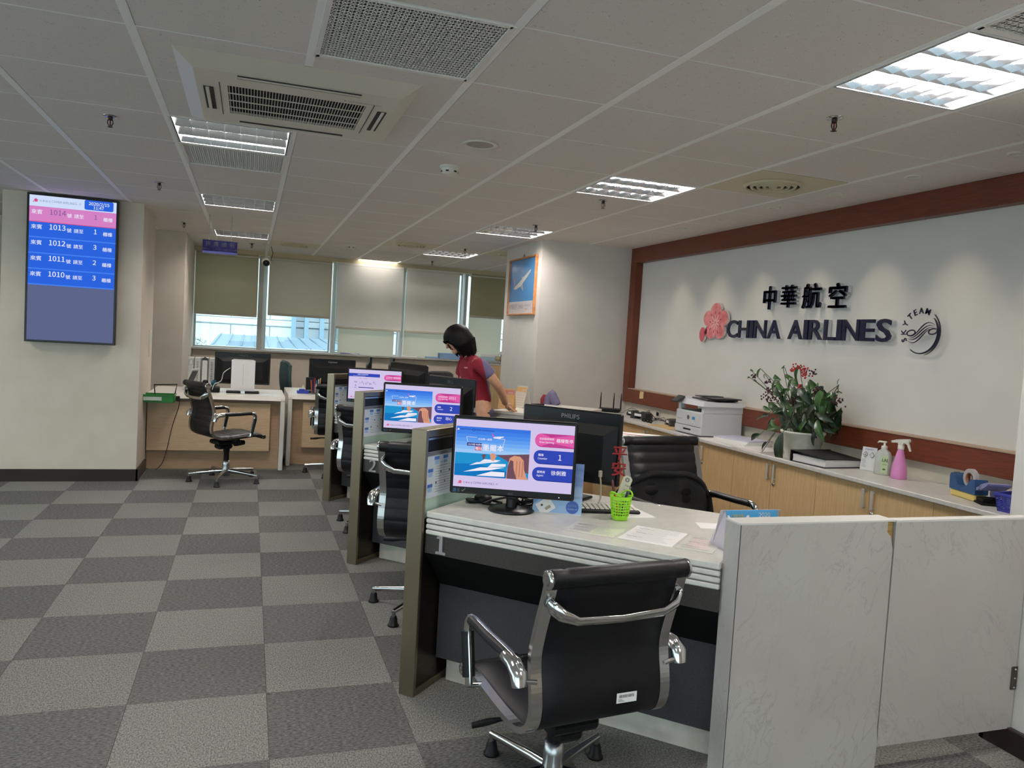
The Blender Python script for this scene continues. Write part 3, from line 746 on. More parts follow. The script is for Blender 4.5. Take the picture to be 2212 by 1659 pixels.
def stam(b):
    cx, cy = -5.675, 1.695
    for i in range(9):
        a = 2*PI*i/9+.3; r0, r1 = .012, .058+.012*(i % 2)
        d = (math.cos(a), math.sin(a)); nn = (-d[1]*.0028, d[0]*.0028)
        b.fl([(cx+d[0]*r0+nn[0], cy+d[1]*r0+nn[1]), (cx+d[0]*r1+nn[0], cy+d[1]*r1+nn[1]), (cx+d[0]*r1-nn[0], cy+d[1]*r1-nn[1]), (cx+d[0]*r0-nn[0], cy+d[1]*r0-nn[1])], .0312, 0)
        q = r1+.022
        b.fl([(cx+d[0]*q+.009*math.cos(v)*d[0]*1.5-.006*math.sin(v)*d[1], cy+d[1]*q+.009*math.cos(v)*d[1]*1.5+.006*math.sin(v)*d[0]) for v in [k*PI/5 for k in range(10)]], .0312, 1)
on_wall(stam, None, 'stamens', [mat('stamen_white', (240, 214, 206), .4), m_blos2])
RC = (-3.545, 1.632)
def ring(b):
    for r0, r1, a0, a1 in ((.120, .128, -2.15, .75), (.136, .1385, -1.3, .85)):
        n = 40; P = []
        for i in range(n+1):
            a = a0+(a1-a0)*i/n; w = math.sin(PI*i/n)**.6
            P.append((RC[0]+(r1*w+r0*(1-w)+.001)*math.cos(a)*.98, RC[1]+(r1*w+r0*(1-w)+.001)*math.sin(a)))
        for i in range(n, -1, -1):
            a = a0+(a1-a0)*i/n; P.append((RC[0]+r0*math.cos(a)*.98, RC[1]+r0*math.sin(a)))
        for i in range(n):
            b.prism([P[i], P[i+1], P[2*n-i], P[2*n+1-i]], .03, .04, 0)
on_wall(ring, None, 'ring', [m_navy])
def swirl(b):
    for k in range(4):
        o = (k-1.5)*.027; pts = []
        for i in range(25):
            s = i/24; xx = -.085+.17*s; yy = .036*math.sin((s-.5)*PI*1.25)+o*(.60+.40*math.cos((s-.5)*PI*1.6))
            pts.append((RC[0]+xx+.008*(k-1.5), RC[1]+yy-.002, .035))
        b.tube(pts, [.0012+.0042*math.sin(PI*i/24) for i in range(25)], 6, 0, flat=.6, upv=(0, 0, 1))
    for cx, cy in ((-.07, -.004), (.085, .006)):
        b.tube([(RC[0]+cx+.03*math.cos(2*PI*i/20), RC[1]+cy+.016*math.sin(2*PI*i/20)+.25*.03*math.cos(2*PI*i/20)*.5, .035) for i in range(21)], .0042, 6, 0)
on_wall(swirl, None, 'ribbon', [m_navy])
for ch, a in zip('SKYTEAM', (202, 181, 157, 133, 114, 94, 72)):
    a = math.radians(a)
    vs, fs = glyphs(ch, .05, .003, .004, 'CENTER', 1.0, True)
    def f(b):
        M0 = b.M; b.M = M0 @ Matrix.Translation((RC[0]+.125*math.cos(a), RC[1]+.125*math.sin(a), .034)) @ Matrix.Rotation(a-PI/2, 4, 'Z')
        b.add([(p[0], p[1]-.016, p[2]) for p in vs], fs, 0)
    on_wall(f, None, 'letter', [m_navy])
t = tag(MB().add([(0, 0, 0), (0, -.075, 0), (-.003, -.078, -.068), (-.014, -.02, -.072), (-.002, .002, -.03)], [(0, 1, 2, 3, 4)]).box(-.0006, 0, -.07, -.004, -.02, -.001).obj('sticky_note', mat('note_tan', (214, 186, 140), .8), None, (3.653, 6.83, 1.02)), 'tan sticky note stuck on the lower brown frame rail left of the printer', 'note')
# ------------------------------------------------------------------ low cabinets along the sign wall
WT = .79
t = thing('worktop', 'long white worktop running under the airline sign on the maple cabinets', 'worktop', (3.245, 4.7, 0))
MB().box(0, .483, -2.495, 2.505, WT-.026, WT, 0, .004).obj('top', m_worktop, t)
MB().box(.455, .483, -2.495, 2.505, WT, .885).obj('backsplash', nmat('splash_cream', (206, 200, 182), (212, 206, 190), 8, rough=.6), t)
hm = MB().box(-.016, -.011, -.010, .010, -.052, .052, 0, .001).box(-.012, 0, -.008, .008, .04, .05).box(-.012, 0, -.008, .008, -.05, -.04).mesh('handle', [mat('handle_grey', (186, 180, 170), .45)])
YS = [2.54, 3.39, 4.24, 5.09, 5.94, 6.79]
lab = ['maple laminate cupboard below the blue basket and tape dispenser', 'maple laminate cupboard under the black binder and spray bottle', 'maple laminate cupboard with lock under the potted plant and papers', 'maple laminate cupboard under the printer',
       'maple laminate cupboard under the kraft envelope and card readers', 'maple laminate cupboard in the corner beside the pillar under the router']
for k, yc in enumerate(YS):
    w = .425
    y0 = max(yc-w, 2.2); y1 = min(yc+w, 7.2)
    t = thing('cabinet', lab[k], 'cabinet', (3.27, yc, 0), 0, 'maple cupboards under the sign wall')
    MB().box(.018, .45, y0-yc+.001, y1-yc-.001, .07, WT-.028).obj('body', m_maple, t)
    MB().box(.05, .45, y0-yc, y1-yc, 0, .07).obj('plinth', m_base, t)
    for s in (-1, 1):
        a, c = (y0, yc) if s < 0 else (yc, y1)
        d = MB().box(0, .018, a-yc+.0015, c-yc-.0015, .075, WT-.031, 0, .001).obj('door', m_maple, t)
        link('handle', hm, d, (0, s*.033, .686))
        if s < 0:
            b = MB(); b.lathe([(.013, 0), (.012, -.006), (.004, -.008), (0, -.008)], n=14, axis='x'); b.obj('lock', m_chrome, d, (0, -.028, .61))
# ------------------------------------------------------------------ service stations, 45 degrees to the room
PP = [(.670, 2.971), (.672, 4.783), (.678, 6.615)]
A45 = -PI/4; C45 = math.sqrt(.5)
def WS(k, u, v, z=0): return (PP[k][0]+C45*(u+v), PP[k][1]+C45*(v-u), z)
m_poster = mat('notice_paper', (206, 214, 220), .4)
m_pblue = mat('notice_blue', (62, 108, 178), .5); m_pgrey = mat('notice_grey', (112, 118, 124), .5); m_ink = mat('print_dark', (52, 54, 62), .6)
m_pgl = mat('notice_lightblue', (150, 184, 220), .5)
def notice(b, W, H):
    """flat print of the mask-and-queue notice, x,y in 0..W,0..H"""
    b.fl([(0, 0), (W, 0), (W, H), (0, H)], 0, 0); b.fl([(.0, H*.9), (W, H*.9), (W, H*.985), (0, H*.985)], .0004, 2)
    b.text('服務櫃檯須知', W*.28, H*.92, H*.055, 3, .0008)
    for x, y in ((.16, .80), (.36, .80), (.03, .55), (.03, .22)): b.fl([(W*x, H*y), (W*x+W*.11, H*y), (W*x+W*.11, H*y+H*.075), (W*x, H*y+H*.075)], .0004, 1); b.fl([(W*x+.004, H*y-H*.1), (W*x+W*.1, H*y-H*.1), (W*x+W*.1, H*y-H*.01), (W*x+.004, H*y-H*.01)], .0004, 4)
    for q in range(11): b.fl([(W*.2, H*(.1+.055*q)), (W*(.8-.07*(q % 3)), H*(.1+.055*q)), (W*(.8-.07*(q % 3)), H*(.1+.055*q)+.0016), (W*.2, H*(.1+.055*q)+.0016)], .0004, 2)
    for q in range(7): b.text('●◆▲■●◆▲'[q], W*(.2+.1*(q % 4)), H*(.28+.22*(q % 2)), H*.06, 3, .0006)
    b.text('Taoyuan  Kaohsiung', W*.3, H*.66, H*.03, 3, .0006); b.text('請於此等候叫號', W*.3, H*.72, H*.04, 3, .0006)
STN = ['nearest', 'middle', 'farthest']
pan0 = None
for k in range(3):
    t = thing('partition_panel', ['brushed steel partition panel left of counter 1 with notice and glass', 'brushed steel partition panel left of counter 2, behind the panel of counter 1', 'brushed steel partition panel left of counter 3 near the back desks'][k], 'partition', (PP[k][0], PP[k][1], 0), A45, 'steel partition panels of the counters')
    PZ = 1.076; PL = .74
    MB().box(-.071, 0, 0, .018, 0, PZ, 0, .002).obj('front_post', m_steel, t)
    MB().box(-.071, 0, .018, PL, PZ-.03, PZ, 0, .002).obj('top_rail', m_steel, t)
    MB().box(-.071, 0, PL-.02, PL, 0, PZ-.03, 0, .002).obj('rear_post', m_steel, t)
    MB().box(-.062, -.006, .018, PL-.02, .985, PZ-.03).obj('dark_strip', m_black, t)
    MB().box(-.006, -.003, .018, PL-.02, PZ-.042, PZ-.034).obj('trim_line', m_alu, t)
    MB().box(-.04, -.012, .018, PL-.02, .72, .985).obj('glass_panel', m_frost, t)
    MB().box(-.065, -.006, .018, PL-.02, .03, .72).obj('base_panel', m_steeld, t)
    MB().box(-.071, 0, .018, PL-.02, 0, .03, 0, .002).obj('bottom_rail', m_steel, t)
    b = MB(); b.M = Matrix(((0, 0, 1, -.0115), (1, 0, 0, .03), (0, 1, 0, .797), (0, 0, 0, 1))); b.fl([(0, 0), (.34, 0), (.34, .188), (0, .188)], 0)
    nt = b.obj('notice', m_poster, t)
    b = MB(); b.M = Matrix(((0, 0, 1, -.0109), (1, 0, 0, .03), (0, 1, 0, .797), (0, 0, 0, 1))); notice(b, .34, .188)
    b.obj('print', [m_poster, m_pblue, m_pgrey, m_ink, m_pgl], nt)
    if k == 2: MB().box(-.0115, -.009, .05, .21, .99, 1.035).obj('card', mat('card_copper', (140, 92, 72), .5), t)
    # counter
    t = thing('service_counter', ['service counter 1 with white fluted edge and black granite front', 'service counter 2 with white fluted edge behind the first partition panel', 'service counter 3 with white fluted edge, farthest of the three'][k], 'counter', (PP[k][0], PP[k][1], 0), A45, 'service counters')
    L = 1.155
    MB().box(.002, L, .022, .835, .728, .752, 0, .004).obj('top', m_stone, t)
    for q in range(3): MB().box(.002, L, .022, .06, .661+.0225*q, .661+.0225*q+.0175, 0, .004).obj('flute', m_stone, t)
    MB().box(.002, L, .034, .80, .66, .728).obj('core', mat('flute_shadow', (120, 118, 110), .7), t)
    MB().box(.002, L, .026, .06, .585, .661).obj('apron', m_gran, t)
    b = MB(); b.add([(.002, .03, .585), (L, .03, .585), (L, .158, .425), (.002, .158, .425), (.002, .17, .585), (L, .17, .585)], [(0, 3, 2, 1), (0, 1, 5, 4), (0, 4, 3), (1, 2, 5)])
    b.obj('slope', m_blackm, t)
    MB().box(.002, L, .157, .20, .115, .60).obj('front_panel', m_gran2, t)
    MB().box(.02, L, .215, .80, 0, .12, 0, .002).obj('plinth', nmat('plinth_white', (196, 190, 176), (212, 207, 194), 12, rough=.6), t)
    MB().box(.5, L, .2, .78, .12, .66).obj('carcass', m_gran2, t)
    b = MB(); b.M = Matrix.Translation((.05, .026, .592)) @ UPRIGHT
    b.text(str(k+1), .0, 0, .098, 0, .002, .004, .014); b.obj('digit', mat('digit_silver', (214, 214, 214), .25, .3), t)
# return cabinets on the staff side
for k, (u0, u1, v0, v1) in ((1, (1.18, 1.62, .86, 1.23)), (2, (1.22, 1.78, .55, 1.66))):
    t = thing('return_cabinet', ['', 'white topped side cabinet behind counter 2 with striped folders on it', 'white topped side cabinet behind counter 3 where the woman leans'][k], 'cabinet', WS(k, u0, v0), A45)
    a, c = u1-u0, v1-v0
    MB().box(0, a, 0, c, .835, .86, 0, .003).obj('top', m_white, t); MB().box(.0, a, .004, c, .76, .835, 0, .002).obj('top_apron', mat('apron_grey', (188, 187, 182), .5), t)
    MB().box(.02, a-.02, .02, c-.02, .05, .76).obj('body', m_maple, t); MB().box(.03, a-.03, .04, c-.03, 0, .05).obj('plinth', m_base, t)
# marble faced end wall and gate
t = thing('end_partition', 'grey marble laminate partition at the right end of counter 1, chipped at its edge', 'partition', (1.52, 2.10, 0))
b = MB()
P = [(0, 0), (.632, 0), (.632, .04), (.635, .10), (.628, .16), (.63, .2), (.628, .80), (.615, .845), (.598, .86), (.598, .897), (0, .897)]
b.M = UPRIGHT
b.prism(P, -.009, 0, 0); b.obj('front_face', m_marL, t)
MB().box(0, .63, .01, .072, 0, .896).obj('core', m_wchip, t)
MB().box(-.003, 0, -.0, .082, 0, .897).obj('end_face', m_marL, t)
MB().box(0, .63, .072, .082, 0, .897).obj('back_face', m_marL, t)
MB().box(-.003, .632, 0, .082, .897, .902).obj('cap', mat('marble_cap', (214, 212, 208), .3), t)
MB().box(-.001, .0012, -.0006, .001, 0, .897).obj('edge_line', m_black, t)
t = thing('swing_gate', 'marble laminate swing gate closing the gap to the right wall', 'gate', (2.155, 2.10, 0))
MB().box(0, .64, 0, .034, .088, .893).obj('leaf', m_marR, t)
MB().box(0, .64, -.001, .036, .893, .902, 0, .001).obj('cap', mat('marble_cap', (214, 212, 208), .3), t)
hg = MB().box(.614, .643, -.006, .0, .24, .33, 0, .003)
hg.obj('hinge', mat('bronze_hinge', (92, 82, 72), .35, .8), t)
for q in (.25, .285, .32): MB().lathe([(.004, 0), (.003, -.003), (0, -.003)], n=8, axis='y').obj('screw', m_alu, t, (.629, -.006, q))
# ------------------------------------------------------------------ conference chairs
PROF = [(-.300, .890), (-.286, .84), (-.262, .77), (-.243, .71), (-.232, .66), (-.236, .61), (-.247, .56), (-.252, .51), (-.240, .465), (-.205, .435), (-.15, .42), (-.05, .42), (.05, .428), (.13, .436), (.19, .437), (.235, .428)]
def smooth_path(P, n):
    """Catmull-Rom through P"""
    out = []
    k = len(P)-1
    for i in range(k):
        p0, p1, p2, p3 = P[max(i-1, 0)], P[i], P[i+1], P[min(i+2, k)]
        for j in range(n):
            t = j/n
            out.append(tuple(.5*((2*b)+(-a+c)*t+(2*a-5*b+4*c-d)*t*t+(-a+3*b-3*c+d)*t**3) for a, b, c, d in zip(p0, p1, p2, p3)))
    out.append(tuple(P[-1]))
    return out
SP = smooth_path(PROF, 4)
def normals(S):
    N_ = []
    for i in range(len(S)):
        a, b = S[max(i-1, 0)], S[min(i+1, len(S)-1)]
        d = Vector((b[0]-a[0], b[1]-a[1])).normalized(); N_.append((-d.y, d.x))
    return N_
NN = normals(SP)
# make the normals point to the sitter
NN = [(nx, ny) if True else 0 for nx, ny in NN]
m_rib = mat('rib_aluminium', (200, 200, 200), .2, 1.0)
def chair(ribbed, dz, label, group, loc, rot, foot=0.0, tagplate=False):
    t = thing('office_chair', label, 'chair', loc, rot, group)
    ln = [0]
    for i in range(1, len(SP)): ln.append(ln[-1]+math.dist(SP[i], SP[i-1]))
    up_ = lambda p, o, i: (p[0]+NN[i][0]*o, p[1]+NN[i][1]*o+dz)
    # sling, two skins
    b = MB(); n = len(SP)-1; F = []; Bk = []
    dense = 3
    idx = []
    for i in range(n):
        for q in range(dense): idx.append(i+q/dense)
    idx.append(n)
    def at(f):
        i = min(int(f), n-1); w = f-i
        p = tuple(SP[i][c]*(1-w)+SP[i+1][c]*w for c in (0, 1)); nn = tuple(NN[i][c]*(1-w)+NN[i+1][c]*w for c in (0, 1))
        return p, nn, ln[i]*(1-w)+ln[i+1]*w
    W2 = .204
    rows = []
    for f in idx:
        p, nn, s = at(f)
        bul = abs(math.sin(PI*s/.055))**.5 if ribbed else .6
        th = .009+(.006*bul if ribbed else .004)
        rows.append((p, nn, th, .004+(.005*bul if ribbed else .003)))
    us = (-1, -.97, -.5, 0, .5, .97, 1)
    vs = []
    for p, nn, tf, tb in rows:
        for u_ in us:
            e = .25 if abs(u_) == 1 else 1
            vs.append((u_*W2, p[0]+nn[0]*tf*e, p[1]+nn[1]*tf*e+dz))
        for u_ in us:
            e = .25 if abs(u_) == 1 else 1
            vs.append((u_*W2, p[0]-nn[0]*tb*e, p[1]-nn[1]*tb*e+dz))
    m_ = len(us); fs = []
    for i in range(len(rows)-1):
        a, c = i*2*m_, (i+1)*2*m_
        for j in range(m_-1):
            fs.append((a+j, a+j+1, c+j+1, c+j)); fs.append((c+m_+j, c+m_+j+1, a+m_+j+1, a+m_+j))
        fs.append((a+m_, a, c, c+m_)[::-1] if False else (a, c, c+m_, a+m_)); fs.append((a+m_-1, a+2*m_-1, c+2*m_-1, c+m_-1))
    b.add(vs, fs, 0, True); b.obj('sling_seat', m_leather, t)
    for s in (-1, 1):
        pts = [(s*.2145, p[0], p[1]+dz) for p in SP]
        r = MB(); vs = []; fs = []
        for i, p in enumerate(SP):
            q0 = up_(p, .009, i); q1 = up_(p, -.009, i)
            vs += [(s*.2145-.017, q0[0], q0[1]), (s*.2145+.017, q0[0], q0[1]), (s*.2145+.017, q1[0], q1[1]), (s*.2145-.017, q1[0], q1[1])]
        for i in range(len(SP)-1):
            for j in range(4): fs.append((4*i+j, 4*i+(j+1) % 4, 4*i+4+(j+1) % 4, 4*i+4+j))
        k4 = 4*(len(SP)-1)
        fs += [(3, 2, 1, 0), (k4, k4+1, k4+2, k4+3)]
        r.add(vs, fs, 0, False); r.obj('side_rib', m_rib, t)
    def roll(y, z, rad, nm):
        e = MB(); prof = [(0, -.226), (rad*.93, -.226), (rad, -.215), (rad*1.0, -.185), (rad*.9, -.175), (rad*1.02, -.165), (rad*1.02, .165), (rad*.9, .175), (rad, .185), (rad, .215), (rad*.93, .226), (0, .226)]
        e.lathe(prof, (0, y, z+dz), 16, axis='x'); o = e.obj(nm, m_leather, t)
        for s in (-1, 1):
            c = MB(); c.lathe([(rad*.96, .222), (rad*1.0, .229), (rad*.75, .233), (rad*.6, .230), (rad*.3, .231), (0, .231)] if s > 0 else [(rad*.96, -.222), (rad*1.0, -.229), (rad*.75, -.233), (rad*.6, -.230), (rad*.3, -.231), (0, -.231)], (0, y, z+dz), 16, axis='x')
            c.obj('end_cap', m_chrome, o)
    roll(-.302, .892, .027, 'top_roll'); roll(.243, .424, .021, 'front_roll')
    # chrome stretcher across the back
    pts = [(-.214, -.292, .828), (-.205, -.305, .815), (-.185, -.318, .796), (-.14, -.324, .778), (0, -.326, .772), (.14, -.324, .778), (.185, -.318, .796), (.205, -.305, .815), (.214, -.292, .828)]
    MB().tube([(x, y, z+dz) for x, y, z in pts], [.013, .021, .022, .0175, .0165, .0175, .022, .021, .013], 10, 0, flat=.55, upv=(0, 0, 1)).obj('back_stretcher', m_chrome, t)
    for s in (-1, 1):
        MB().sphere((s*.206, -.312, .83+dz), .007, 8).obj('bolt', m_chrome, t)
    # arm loops
    for s in (-1, 1):
        x = s*.264
        path = smooth_path([(x, -.247, .606), (x, -.235, .632), (x, -.19, .641), (x, -.02, .644), (x, .09, .648), (x, .125, .634), (x, .13, .60), (x, .112, .52), (x, .098, .452), (x, .096, .44)], 4)
        a = MB(); a.tube([(p[0], p[1], p[2]+dz) for p in path], .0115, 10, 0, flat=1.5, upv=(0, 0, 1)); ar = a.obj('armrest', m_chrome, t)
        sl = [p for p in path if p[2] > .636 and -.2 < p[1] < .1]
        c = MB(); c.tube([(p[0], p[1], p[2]+dz) for p in sl], .0155, 12, 0, flat=1.42); c.obj('arm_pad', m_leather, ar)
        fr = [p for p in path if p[1] > .09 and p[2] < .605 and p[2] > .455]
        c = MB(); c.tube([(p[0], p[1], p[2]+dz) for p in fr], .0155, 10, 0, flat=1.4, upv=(0, 1, 0)); c.obj('front_sleeve', m_leather, ar)
        c = MB(); c.tube([(x+s*.004, -.165, .639+dz), (x+s*.004, -.215, .637+dz), (x+s*.004, -.245, .617+dz), (x+s*.004, -.252, .585+dz)], [.017, .019, .019, .016], 10, 0, flat=1.35); c.obj('rear_bracket', m_chrome, ar)
        MB().tube([(x, -.25, .60+dz), (s*.214, -.25, .59+dz)], .007, 8).obj('pin', m_chrome, ar)
        MB().tube([(x+s*.006, .096, .44+dz), (s*.205, .096, .432+dz)], .009, 8).obj('pin', m_chrome, ar)
    # mechanism, column, star base
    MB().box(-.085, .085, -.13, .10, .345+dz, .385+dz, 0, .012).box(-.2, .2, -.02, .03, .385+dz, .412+dz, 0, .006).box(-.05, .05, -.10, .04, .30+dz, .345+dz, 0, .015).obj('mechanism', m_black, t)
    MB().lathe([(0, -.06), (.028, -.06), (.03, -.03), (.026, 0), (.02, .04)], (.0, .13, .345+dz), 14, axis='y').obj('tension_knob', m_black, t)
    b = MB(); b.tube([(-.08, .0, .36+dz), (-.17, .02, .352+dz), (-.225, .03, .345+dz), (-.275, .03, .342+dz)], [.006, .006, .012, .01], 8, 0, flat=.6); b.obj('lever', m_black, t)
    MB().lathe([(.024, .19), (.024, .27+dz*.5), (.029, .275+dz*.5), (.029, .315+dz)], n=16).obj('gas_column', m_black, t)
    MB().lathe([(.0, .045), (.034, .05), (.037, .10), (.033, .115), (.033, .15), (.03, .19), (.0, .192)], n=20).obj('hub', m_alu, t)
    for q in range(5):
        a = foot+q*2*PI/5; M0 = T((0, 0, 0), a)
        l = MB(); l.M = M0
        l.tube([(.02, 0, .095), (.10, 0, .092), (.24, 0, .080), (.318, 0, .072)], [.021, .019, .0145, .0125], 8, 0, flat=.9)
        l.tube([(.312, 0, .078), (.312, 0, .048)], .010, 8)
        lg = l.obj('leg', m_chrome, t)
        g = MB(); g.M = M0; g.lathe([(0, .05), (.014, .05), (.018, .04), (.022, .012), (.028, .008), (.028, 0), (0, 0)], (.312, 0, 0), 14); g.obj('glide', m_black, lg)
    if tagplate:
        b = MB(); b.M = Matrix.Translation((.045, -.2615, .495+dz)) @ Matrix.Rotation(-.03, 4, 'Z') @ UPRIGHT
        b.fl([(0, 0), (.068, 0), (.068, .03), (0, .03)], 0, 0)
        x = .008
        while x < .06:
            w = R.choice((.0006, .001, .0016)); b.fl([(x, .015), (x+w, .015), (x+w, .024), (x, .024)], .0003, 1); x += w+R.choice((.0007, .0011))
        for q in range(3): b.fl([(.006, .004+.003*q), (.028-.005*q, .004+.003*q), (.028-.005*q, .0052+.003*q), (.006, .0052+.003*q)], .0003, 1)
        b.obj('barcode_label', [m_paper, m_ink], t)
    return t
chair(False, -.073, 'black office chair facing counter 1 with a barcode label on its back', 'chrome framed office chairs', (.962, 2.209, 0), .119, .55, True)
c2 = chair(True, .0, 'black ribbed office chair at the desk numbered 6, turned sideways', 'chrome framed office chairs', (-.165, 7.55, 0), -1.091, math.radians(186)+1.091)
d = dup(c2, (.955, 3.96, 0), -.45, 'black ribbed office chair at counter 2 half hidden by the first partition panel'); 
d = dup(c2, (.957, 5.76, 0), -.55, 'black office chair at counter 3, only arm and feet show beside the second panel')
d = dup(c2, (.88, 7.93, 0), -.12, 'black ribbed office chair at the second back desk behind the third panel')
chB = chair(True, .09, 'black ribbed staff chair behind counter 1 with a dark jacket hung over it', 'chrome framed office chairs', (2.01, 3.16, 0), PI+.1, .3)
# jacket hung over the staff chair
t = thing('jacket', 'black jacket draped over the staff chair behind counter 1', 'jacket', (2.01, 3.16, 0), PI+.1)
def jk(u, v):
    x = -.262+.524*u
    e = abs(2*u-1)
    z = .835-.40*v - .11*e**3.2*(1-v*.6)
    y = -.205+.012*math.sin(u*17)+.010*math.sin(v*9+u*5)-.035*e**2 + .02*v
    return (x*(1+.10*v+.03*math.sin(v*7)), y, z)
b = MB(); b.grid(jk, 24, 14, 0); 
b.grid(lambda u, v: tuple(Vector(jk(u, v))+Vector((0, -.014, 0)))[:], 24, 14, 0)
b.tube([jk(i/24, 0) for i in range(25)], .014, 8, 0)
for s in (0, 1): b.tube([tuple(Vector(jk(s, v/10))+Vector((0, -.006, 0))) for v in range(11)], .016, 8, 0)
b.obj('body', nmat('jacket_cloth', (9, 9, 11), (17, 17, 20), 120, rough=.9, bump=.3, world=False), t)
b = MB(); b.tube([(-.262, -.24, .73), (-.285, -.25, .62), (-.29, -.235, .50), (-.275, -.22, .42)], [.03, .042, .04, .03], 10, 0, flat=.7); b.obj('sleeve', MATS['jacket_cloth'], t)
# upholstered chairs further back
m_teal = nmat('teal_cloth', (28, 52, 54), (36, 62, 64), 200, rough=.9); m_blk = nmat('black_cloth', (20, 20, 22), (28, 28, 30), 200, rough=.85)
def task_chair(label, loc, rot, m, zt=1.0):
    t = thing('task_chair', label, 'chair', loc, rot)
    b = MB()
    def f(u, v, o):
        a = (u-.5)*2; zz = .55+(zt-.55)*v
        w = .215*(1-.25*max(0, v-.6)**1.5*4*abs(a)**2)
        return (a*w, -.23-.05*v+.05*abs(a)**2+o-.03*math.sin(v*PI), zz - .05*abs(a)**4*v)
    n1, n2 = 10, 10
    b.grid(lambda u, v: f(u, v, .045*(1-abs(2*u-1)**6)), n1, n2); b.grid(lambda u, v: f(1-u, v, -.02), n1, n2)
    b.tube([f(i/10, 1, .01) for i in range(11)], .024, 8); b.tube([f(0, i/10, .005) for i in range(11)], .022, 8); b.tube([f(1, i/10, .005) for i in range(11)], .022, 8)
    b.obj('backrest', m, t)
    MB().box(-.23, .23, -.22, .23, .43, .50, 0, .03).obj('seat', m, t)
    MB().box(-.03, .03, -.29, -.26, .40, .70, 0, .008).box(-.03, .03, -.28, .05, .385, .41, 0, .006).obj('back_bracket', m_black, t)
    MB().lathe([(.026, .08), (.026, .42)], n=12).obj('column', m_black, t)
    for q in range(5):
        a = q*2*PI/5+.2; l = MB(); l.M = T((0, 0, 0), a); l.tube([(0, 0, .10), (.29, 0, .07)], [.025, .016], 8); l = l.obj('leg', m_black, t)
        MB().lathe([(0, -.012), (.027, -.012), (.03, 0), (.027, .012), (0, .012)], n=12, axis='y').obj('castor', m_black, l, (.28*math.cos(a), .28*math.sin(a), .03), a)
    return t
task_chair('dark teal upholstered chair seen edge-on behind the desk numbered 6', (.66, 9.75, 0), -PI/2+.15, m_teal, 1.02)
task_chair('black upholstered chair back in front of the bending woman', (1.63, 7.45, 0), .35, m_blk, 1.09)
# ------------------------------------------------------------------ monitors
SCR = 1.0
def E_(n, c, s=1.0): return emis('screen_'+n, c, s*SCR)
m_bezel = mat('bezel_black', (10, 10, 12), .35, spec=.35)
def monitor_base(t, w, h, zb, stand='round', th=.045, tilt=0):
    """w,h outer size, zb = bottom of the panel above the base plane; screen faces -y"""
    MB().box(-w/2, w/2, -.012, .012, zb, zb+h, 0, .006).obj('bezel', m_bezel, t)
    b = MB(); b.add([(-w*.47, .012, zb+.015), (w*.47, .012, zb+.015), (w*.47, .012, zb+h-.055), (-w*.47, .012, zb+h-.055), (-w*.36, th*.7, zb+.05), (w*.36, th*.7, zb+.05), (w*.36, th*.7, zb+h-.10), (-w*.36, th*.7, zb+h-.10)],
                    [(4, 5, 6, 7)[::-1], (0, 1, 5, 4)[::-1], (1, 2, 6, 5)[::-1], (2, 3, 7, 6)[::-1], (3, 0, 4, 7)[::-1]]); b.obj('rear_cover', m_black, t)
    if stand == 'round':
        MB().lathe([(0, 0), (.092, 0), (.096, .004), (.09, .010), (.03, .016), (0, .016)], (0, .03, 0), 32).obj('stand_base', m_bezel, t)
        MB().lathe([(.024, .012), (.022, .05)], (0, .03, 0), 16).box(-.022, .022, .018, .042, .03, zb+.09, 0, .004).obj('stand_neck', m_bezel, t)
    else:
        MB().box(-.11, .11, -.05, .11, 0, .012, 0, .005).obj('stand_base', m_bezel, t)
        MB().box(-.035, .035, .03, .055, .01, zb+.12, 0, .006).obj('stand_neck', m_bezel, t)
    return t
def mark(b, cx, cy, s, mi):
    P = []
    for i in range(40):
        a = 2*PI*i/40+PI/2; rad = s*(.62+.4*abs(math.cos(2.5*(a-PI/2)))**.55); P.append((cx+rad*math.cos(a), cy+rad*math.sin(a)))
    b.fl(P, .0006, mi)
    b.fl([(cx-s*1.15+.28*s*math.cos(i*PI/5), cy-s*.7+.35*s*math.sin(i*PI/5)) for i in range(10)], .0006, mi)
def logo_line(b, x, y, h, mflower, mtext, z=.0006):
    mark(b, x+h*.6, y+h*.35, h*.62, mflower)
    b.text('中 華 航 空', x+h*1.6, y, h*.72, mtext, z, 0, .0); b.text('CHINA AIRLINES', x+h*5.2, y, h*1.0, mtext, z, 0, .0)
    b.lathe([(h*.38, 0), (h*.34, 0)], (x+h*13.6, y+h*.35, z), 18, mtext); b.fl([(x+h*13.3, y+h*.2), (x+h*13.9, y+h*.45), (x+h*13.9, y+h*.55), (x+h*13.3, y+h*.3)], z, mtext)
SKYC = [(58, 118, 226), (66, 130, 232), (78, 142, 236), (94, 156, 240), (112, 170, 242), (134, 186, 244), (158, 200, 244)]
